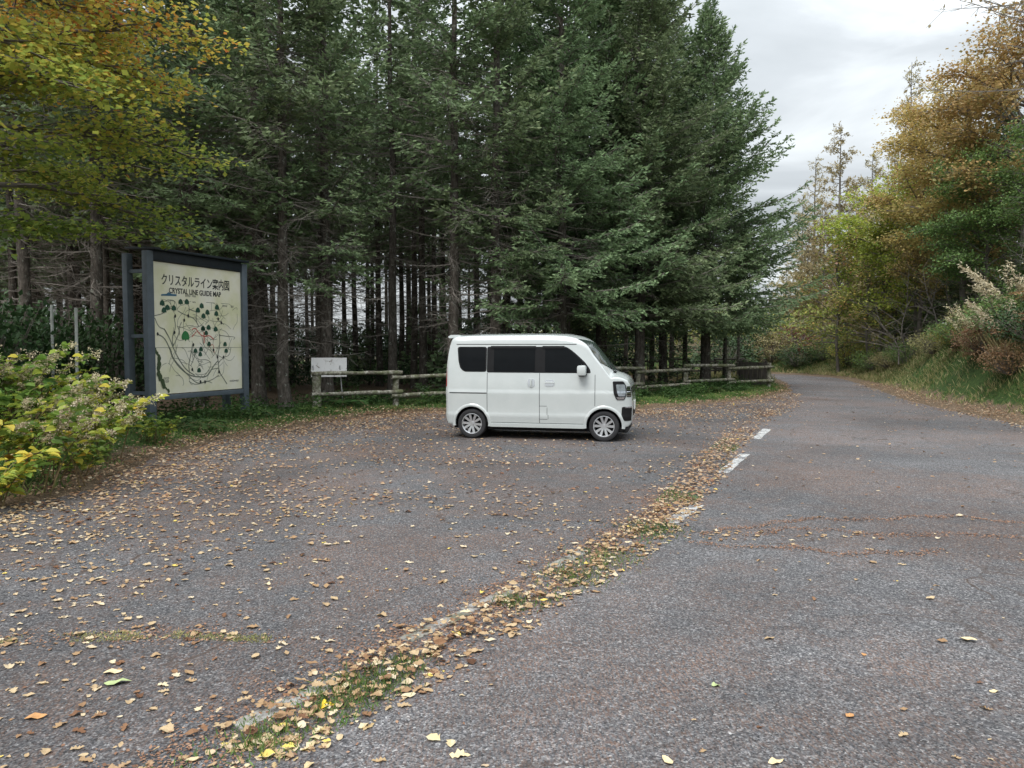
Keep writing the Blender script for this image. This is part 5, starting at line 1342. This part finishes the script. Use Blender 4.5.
def dens(q):
    x, y = q[:, 0], q[:, 1]; dk = pdist(q, KERB); de = pdist(q, EDGE_L); d2 = pdist(q, SEAM2); d3 = pdist(q, SEAM3); der = pdist(q, EDGE_R)
    road = np.interp(y, [p[1] for p in KEXT], [p[0] for p in KEXT]) < x
    c = cn(q, .55, 8); c2 = cn(q, 2.5, 8)
    v = np.where(road, .010, .055) * np.clip(1 + 1.6 * c, .1, 3)
    v += np.where(dk < .45, 1.0, 0) * np.exp(-((dk + np.where(road, -.16, .10)) / np.where(road, .24, .18)) ** 2) * np.clip(.8 + 1.4 * c2, .25, 1) * 2.2 * np.clip((17 - y) / 5, 0.25, 1)
    v += np.where(road, 0, 1) * .75 * np.exp(-(de / 1.0) ** 1.3) * np.clip(1 + c2, .3, 1.5)
    v += np.where(road, 0, .34) * np.exp(-(de / 3.0)) * np.clip(.6 + c + c2, 0, 2)
    v += .30 * np.exp(-(d2 / .10) ** 2) + .25 * np.exp(-(d3 / .14) ** 2) * np.clip(.6 + c2, 0, 1) + np.where(road, .35, 0) * np.exp(-((der) / .35) ** 2)
    v += np.where(road, .5, 0) * np.exp(-(((x - 2.2) / .9) ** 2 + ((y - 6.75) / .16) ** 2)) * np.clip(.6 + c2, 0, 1)
    ins = inside(q, ASPH); out = 1.0 * np.exp(-de / .5) * (de < der) + .45 * (np.exp(-((der - .4) / .7) ** 2)) * (der < de)
    return np.where(ins, v, out)
vx0, vy0 = van.location.x, van.location.y
def clear(q):
    c_, s_ = math.cos(VA), math.sin(VA); dx, dy = q[:, 0] - vx0, q[:, 1] - vy0; lx_ = dx * c_ - dy * s_; ly_ = dx * s_ + dy * c_
    return ~((np.abs(np.abs(lx_) - 1.215) < .2) & (np.abs(ly_) < .8))
AREA = []
def fsc(q): return dens(q) * clear(q)
near = scatter(8200, (-6.8, 6, 2.4, 8.5), fsc, 31); midd = scatter(19000, (-8, 12, 8.0, 20), fsc, 32); farr = scatter(9000, (-8, 16, 18, 34), fsc, 33)
near = near[near[:, 1] < 8.0]
vis = np.abs(near[:, 0]) < (near[:, 1] * .70); nd = np.hypot(near[:, 0], near[:, 1]) + np.where(vis, 0, 50); order = np.argsort(nd)
# the 300 nearest ones, each an object
LAB = {0: 'small dry tan leaf lying flat on the grey asphalt nearest the camera', 1: 'curled brown lobed leaf lying in the near foreground asphalt and kerb seam', 2: 'broad toothed dry leaf lying in the near asphalt'}
LABS = ['dry pale tan oval leaf fallen in front near the kerb seam', 'dry lobed brown leaf fallen in front near the kerb seam', 'broad toothed tan leaf fallen in front near the kerb seam']
lr = random.Random(77)
special = [(gp(333, 706), .13, 'large pale green fallen leaf at lower left by the yellow one', (.30, .36, .16), 0, .3), (gp(357, 670)[:2], .0, None, None, 0, 0)]
def ind_leaf(x, y, s, mi, lab, grp, mat=None, rz=None):
    me = LM[mi]
    o = bpy.data.objects.new('fallen_leaf', me); COL.objects.link(o)
    o.location = (x, y, .001); o.scale = (s, s, s); o.rotation_euler = (lr.uniform(-.10, .10), lr.uniform(-.10, .10), lr.uniform(0, 6.28) if rz is None else rz)
    if mat is not None:
        me2 = me.copy(); me2.materials.clear(); me2.materials.append(mat); o.data = me2
    tag(o, lab, 'leaf', grp); return o
for me in LM: me.materials.append(L_TAN)
for j in order[:288]:
    mi = lr.randrange(14); ind_leaf(near[j][0], near[j][1], lr.uniform(.030, .080), mi, LABS[mi % 3], 'fallen leaves lying in front')
LG = simple('pale_green_leaf', (.36, .42, .20), .6, .2); LY = simple('bright_yellow_leaf', (.70, .48, .04), .6, .2); LP = simple('pale_straw_leaf', (.62, .50, .30), .6, .2); LO = simple('orange_leaf', (.46, .24, .10), .6, .2)
for px, py, s, mt, mi, lab, rz in [(118, 684, .13, LG, 0, 'long pale green fallen leaf at the lower left', .3), (113, 673, .10, LP, 3, 'yellowish leaf lying just above the long pale green leaf', .2), (327, 707, .09, LY, 2, 'bright yellow leaf standing out in the grass by the kerb', .4), (968, 641, .10, LP, 6, 'large straw coloured leaf alone on the road at right', -.25),
        (716, 686, .05, LG, 2, 'small green leaf alone on the near road', .3), (864, 655, .05, LO, 1, 'small tan orange leaf alone on the middle of the road', 1), (994, 692, .055, LP, 0, 'small straw leaf on the road near the right picture edge', .2), (850, 717, .05, LO, 5, 'small orange leaf low on the near road', .5),
        (460, 756, .09, LP, 1, 'pale tan leaf on the road at the bottom middle', .1), (36, 718, .10, LO, 3, 'orange tan leaf at the lower left corner', .2), (776, 763, .07, LP, 9, 'straw leaf cut by the bottom picture edge', .2), (667, 762, .07, LP, 12, 'straw leaf at the bottom edge left of the other one', 2)]:
    x, y = gp(px, py); o = ind_leaf(x, y, s, mi, lab, None, mt, rz)
nr = near[order[288:]]
tri = []
for me in LM:
    me.calc_loop_triangles(); v = np.empty(len(me.vertices) * 3, np.float32); me.vertices.foreach_get('co', v); f = np.empty(len(me.loop_triangles) * 3, np.int32); me.loop_triangles.foreach_get('vertices', f); tri.append((v.reshape(-1, 3), f.reshape(-1, 3)))
rng = rg(54); Vs, Fs, Ts, o_ = [], [], [], 0; nk = pdist(nr, KERB)
for (x, y), dk_, hh_ in zip(nr, nk, height(nr)):
    v, f = tri[rng.integers(14)]; s = rng.uniform(.022, .080) * (1 if rng.random() < .75 else .5); a = rng.uniform(0, 6.28); e = rng.normal(0, .25 if dk_ < .3 else .08); ca, sa = math.cos(a), math.sin(a)
    w_ = v * s; w_ = np.column_stack([w_[:, 0], w_[:, 1] * math.cos(e) - w_[:, 2] * math.sin(e), w_[:, 1] * math.sin(e) + w_[:, 2] * math.cos(e)]); w_[:, 2] -= w_[:, 2].min()
    zb0 = max(hh_ + .01, .002) + (rng.uniform(0, .035) if dk_ < .28 else rng.uniform(0, .003)); Vs.append(np.column_stack([w_[:, 0] * ca - w_[:, 1] * sa + x, w_[:, 0] * sa + w_[:, 1] * ca + y, w_[:, 2] + zb0])); Fs.append(f + o_); o_ += len(v); Ts.append(np.full(len(f), np.clip(rng.normal(.50, .22), 0, .94) if rng.random() < .985 else 1))
o = link('leaf_litter', npmesh('leaf_litter', np.concatenate(Vs), np.concatenate(Fs), tint=np.concatenate(Ts)), L_TAN); tag(o, 'dense drift of dry tan and brown fallen leaves in the near kerb seam', 'leaves', kind='stuff')
rest = np.concatenate([midd, farr])
rng = rg(55); n = len(rest); zz = np.maximum(height(rest), 0) + .004 + rng.uniform(0, .012, n); dk = pdist(rest, KERB); zz += np.where(dk < .25, rng.uniform(0, .03, n), 0); out_ = ~inside(rest, ASPH); zz += out_ * rng.uniform(.02, .08, n)
D = rng.normal(0, 1, (n, 3)) * [1, 1, .12]; sz = rng.uniform(.024, .072, n); P = np.column_stack([rest, zz])
V, F = leaf6(P, D, sz, sz * rng.uniform(.5, .8, n), rng, .22, .12); V[:, 2] = np.maximum(V[:, 2], .002)
o = link('leaf_litter', npmesh('leaf_litter', V, F, tint=np.repeat(np.where(rng.random(n) < .985, np.clip(rng.normal(.52, .20, n), 0, .94), 1), 2)), L_TAN); tag(o, 'scattered dry tan and brown fallen leaves on asphalt and verge', 'leaves', kind='stuff')
# fine brown crumbs of larch needles and broken leaves in the seams
def f_cr(q):
    dk = pdist(q, KERB); d2 = pdist(q, SEAM2); d3 = pdist(q, SEAM3); de = pdist(q, EDGE_L); c = cn(q, 3, 2); return np.clip(np.exp(-(dk / .24) ** 2) + .5 * np.exp(-(d2 / .13) ** 2) + .5 * np.exp(-(d3 / .2) ** 2) + .6 * np.exp(-(de / .8)) * inside(q, ASPH), 0, 1) * np.clip(.7 + c, .1, 1)
cr1 = scatter(15000, (-4, 3, 2.3, 9), f_cr, 41); cr2 = scatter(17000, (-7, 9, 9, 24), f_cr, 42)
CR = []
LINES = [[gp(700, 535), gp(722, 529), gp(822, 519), gp(892, 519), gp(962, 516), gp(1060, 528)], [gp(690, 545), gp(727, 546), gp(792, 546), gp(837, 556), gp(887, 554), gp(945, 550)], [gp(742, 534), gp(792, 529), gp(892, 534), gp(1060, 538)]]
for line, wd in zip(LINES, (.035, .04, .05)):
    line = np.array(line)
    for i in range(len(line) - 1):
        m_ = int(np.hypot(*(line[i + 1] - line[i])) * 450); u = rg(int(line[i][0] * 1000) % 9999).uniform(0, 1, (m_, 1)); p = line[i] + (line[i + 1] - line[i]) * u; p[:, 1] += .05 * np.sin(p[:, 0] * 5.1) + .03 * np.sin(p[:, 0] * 13) + rg(i).normal(0, wd, m_); CR.append(p)
cr = np.concatenate([cr1, cr2] + CR); rng = rg(56); n = len(cr); P = np.column_stack([cr, .003 + rng.uniform(0, .008, n)]); L = rng.uniform(.008, .026, n)
V, F = kites(P, rng.normal(0, 1, (n, 3)) * [1, 1, .15], L, L * rng.uniform(.25, .8, n), rng, .4); V[:, 2] = np.maximum(V[:, 2], .0025)
L_CR = leafmat('leaf_crumbs', [(0, (.12, .075, .048)), (.5, (.28, .17, .10)), (1, (.46, .32, .20))], 0, .9, .1)
o = link('needle_litter', npmesh('needle_litter', V, F, tint=np.clip(rng.normal(.5, .22, n), 0, 1)), L_CR); tag(o, 'rust brown needles and leaf crumbs in the asphalt seams', 'litter', kind='stuff')
# forest floor debris: fallen twigs
# ---------------------------------------------------------------- light and sky
SUN_EL, SUN_AZ = R(52), R(205)      # azimuth clockwise from +Y (behind the viewer, a little left)
w = bpy.data.worlds.new('World'); SC.world = w; w.use_nodes = True
nt = w.node_tree; N = nt.nodes; bg = N['Background']
sky = N.new('ShaderNodeTexSky'); sky.sky_type = 'NISHITA'; sky.sun_disc = False; sky.sun_elevation = SUN_EL; sky.sun_rotation = SUN_AZ; sky.air_density = 1.0; sky.dust_density = 2.0
tc = N.new('ShaderNodeTexCoord')
sep = N.new('ShaderNodeSeparateXYZ'); nt.links.new(tc.outputs['Generated'], sep.inputs[0])
def wm(op, a, b):
    m = N.new('ShaderNodeMath'); m.operation = op
    for s, v in ((m.inputs[0], a), (m.inputs[1], b)):
        if isinstance(v, (int, float)): s.default_value = v
        else: nt.links.new(v, s)
    return m.outputs[0]
# cloud layer seen in perspective: direction / height
zc = wm('ADD', wm('MAXIMUM', sep.outputs[2], 0.0), .16)
cb_ = N.new('ShaderNodeCombineXYZ'); nt.links.new(wm('DIVIDE', sep.outputs[0], zc), cb_.inputs[0]); nt.links.new(wm('DIVIDE', sep.outputs[1], zc), cb_.inputs[1])
n1 = N.new('ShaderNodeTexNoise'); n1.inputs['Scale'].default_value = 1.1; n1.inputs['Detail'].default_value = 7; n1.inputs['Roughness'].default_value = .52; n1.inputs['Distortion'].default_value = .6
mp = N.new('ShaderNodeMapping'); mp.inputs['Location'].default_value = (3.3, 1.2, 0); mp.inputs['Scale'].default_value = (1.0, 1.0, 1); nt.links.new(cb_.outputs[0], mp.inputs[0]); nt.links.new(mp.outputs[0], n1.inputs['Vector'])
cr_n = N.new('ShaderNodeValToRGB'); nt.links.new(n1.outputs['Fac'], cr_n.inputs[0])
e = cr_n.color_ramp.elements; e[0].position = .30; e[0].color = (3.5, 3.78, 3.92, 1); e[1].position = .66; e[1].color = (7.6, 8.0, 8.15, 1)
x = cr_n.color_ramp.elements.new(.5); x.color = (4.8, 5.1, 5.3, 1)
mx = N.new('ShaderNodeMix'); mx.data_type = 'RGBA'; mx.inputs[0].default_value = .92
nt.links.new(sky.outputs[0], mx.inputs[6]); nt.links.new(cr_n.outputs[0], mx.inputs[7]); 
s2 = wm('POWER', wm('MAXIMUM', sep.outputs[2], 0.0), 2.0); gain = wm('ADD', .78, wm('MULTIPLY', s2, 2.6))
vm = N.new('ShaderNodeVectorMath'); vm.operation = 'SCALE'; nt.links.new(mx.outputs[2], vm.inputs[0]); nt.links.new(gain, vm.inputs['Scale']); nt.links.new(vm.outputs[0], bg.inputs[0]); bg.inputs[1].default_value = .10
sd = bpy.data.lights.new('sun', 'SUN'); sd.energy = 1.5; sd.angle = R(25); sd.color = (1, .97, .93)
so = bpy.data.objects.new('sun', sd); COL.objects.link(so)
dv = Vector((math.sin(SUN_AZ) * math.cos(SUN_EL), math.cos(SUN_AZ) * math.cos(SUN_EL), math.sin(SUN_EL))); so.rotation_euler = (-dv).to_track_quat('-Z', 'Y').to_euler(); so.location = (0, 0, 30)
SC.view_settings.view_transform = 'Standard'; SC.view_settings.look = 'None'; SC.view_settings.gamma = 1; SC.view_settings.use_curve_mapping = False
SC.view_settings.exposure = 0.72
SC.cycles.max_bounces = 5; SC.cycles.diffuse_bounces = 3; SC.cycles.glossy_bounces = 3; SC.cycles.transmission_bounces = 4; SC.cycles.transparent_max_bounces = 4
SC.cycles.use_denoising = True
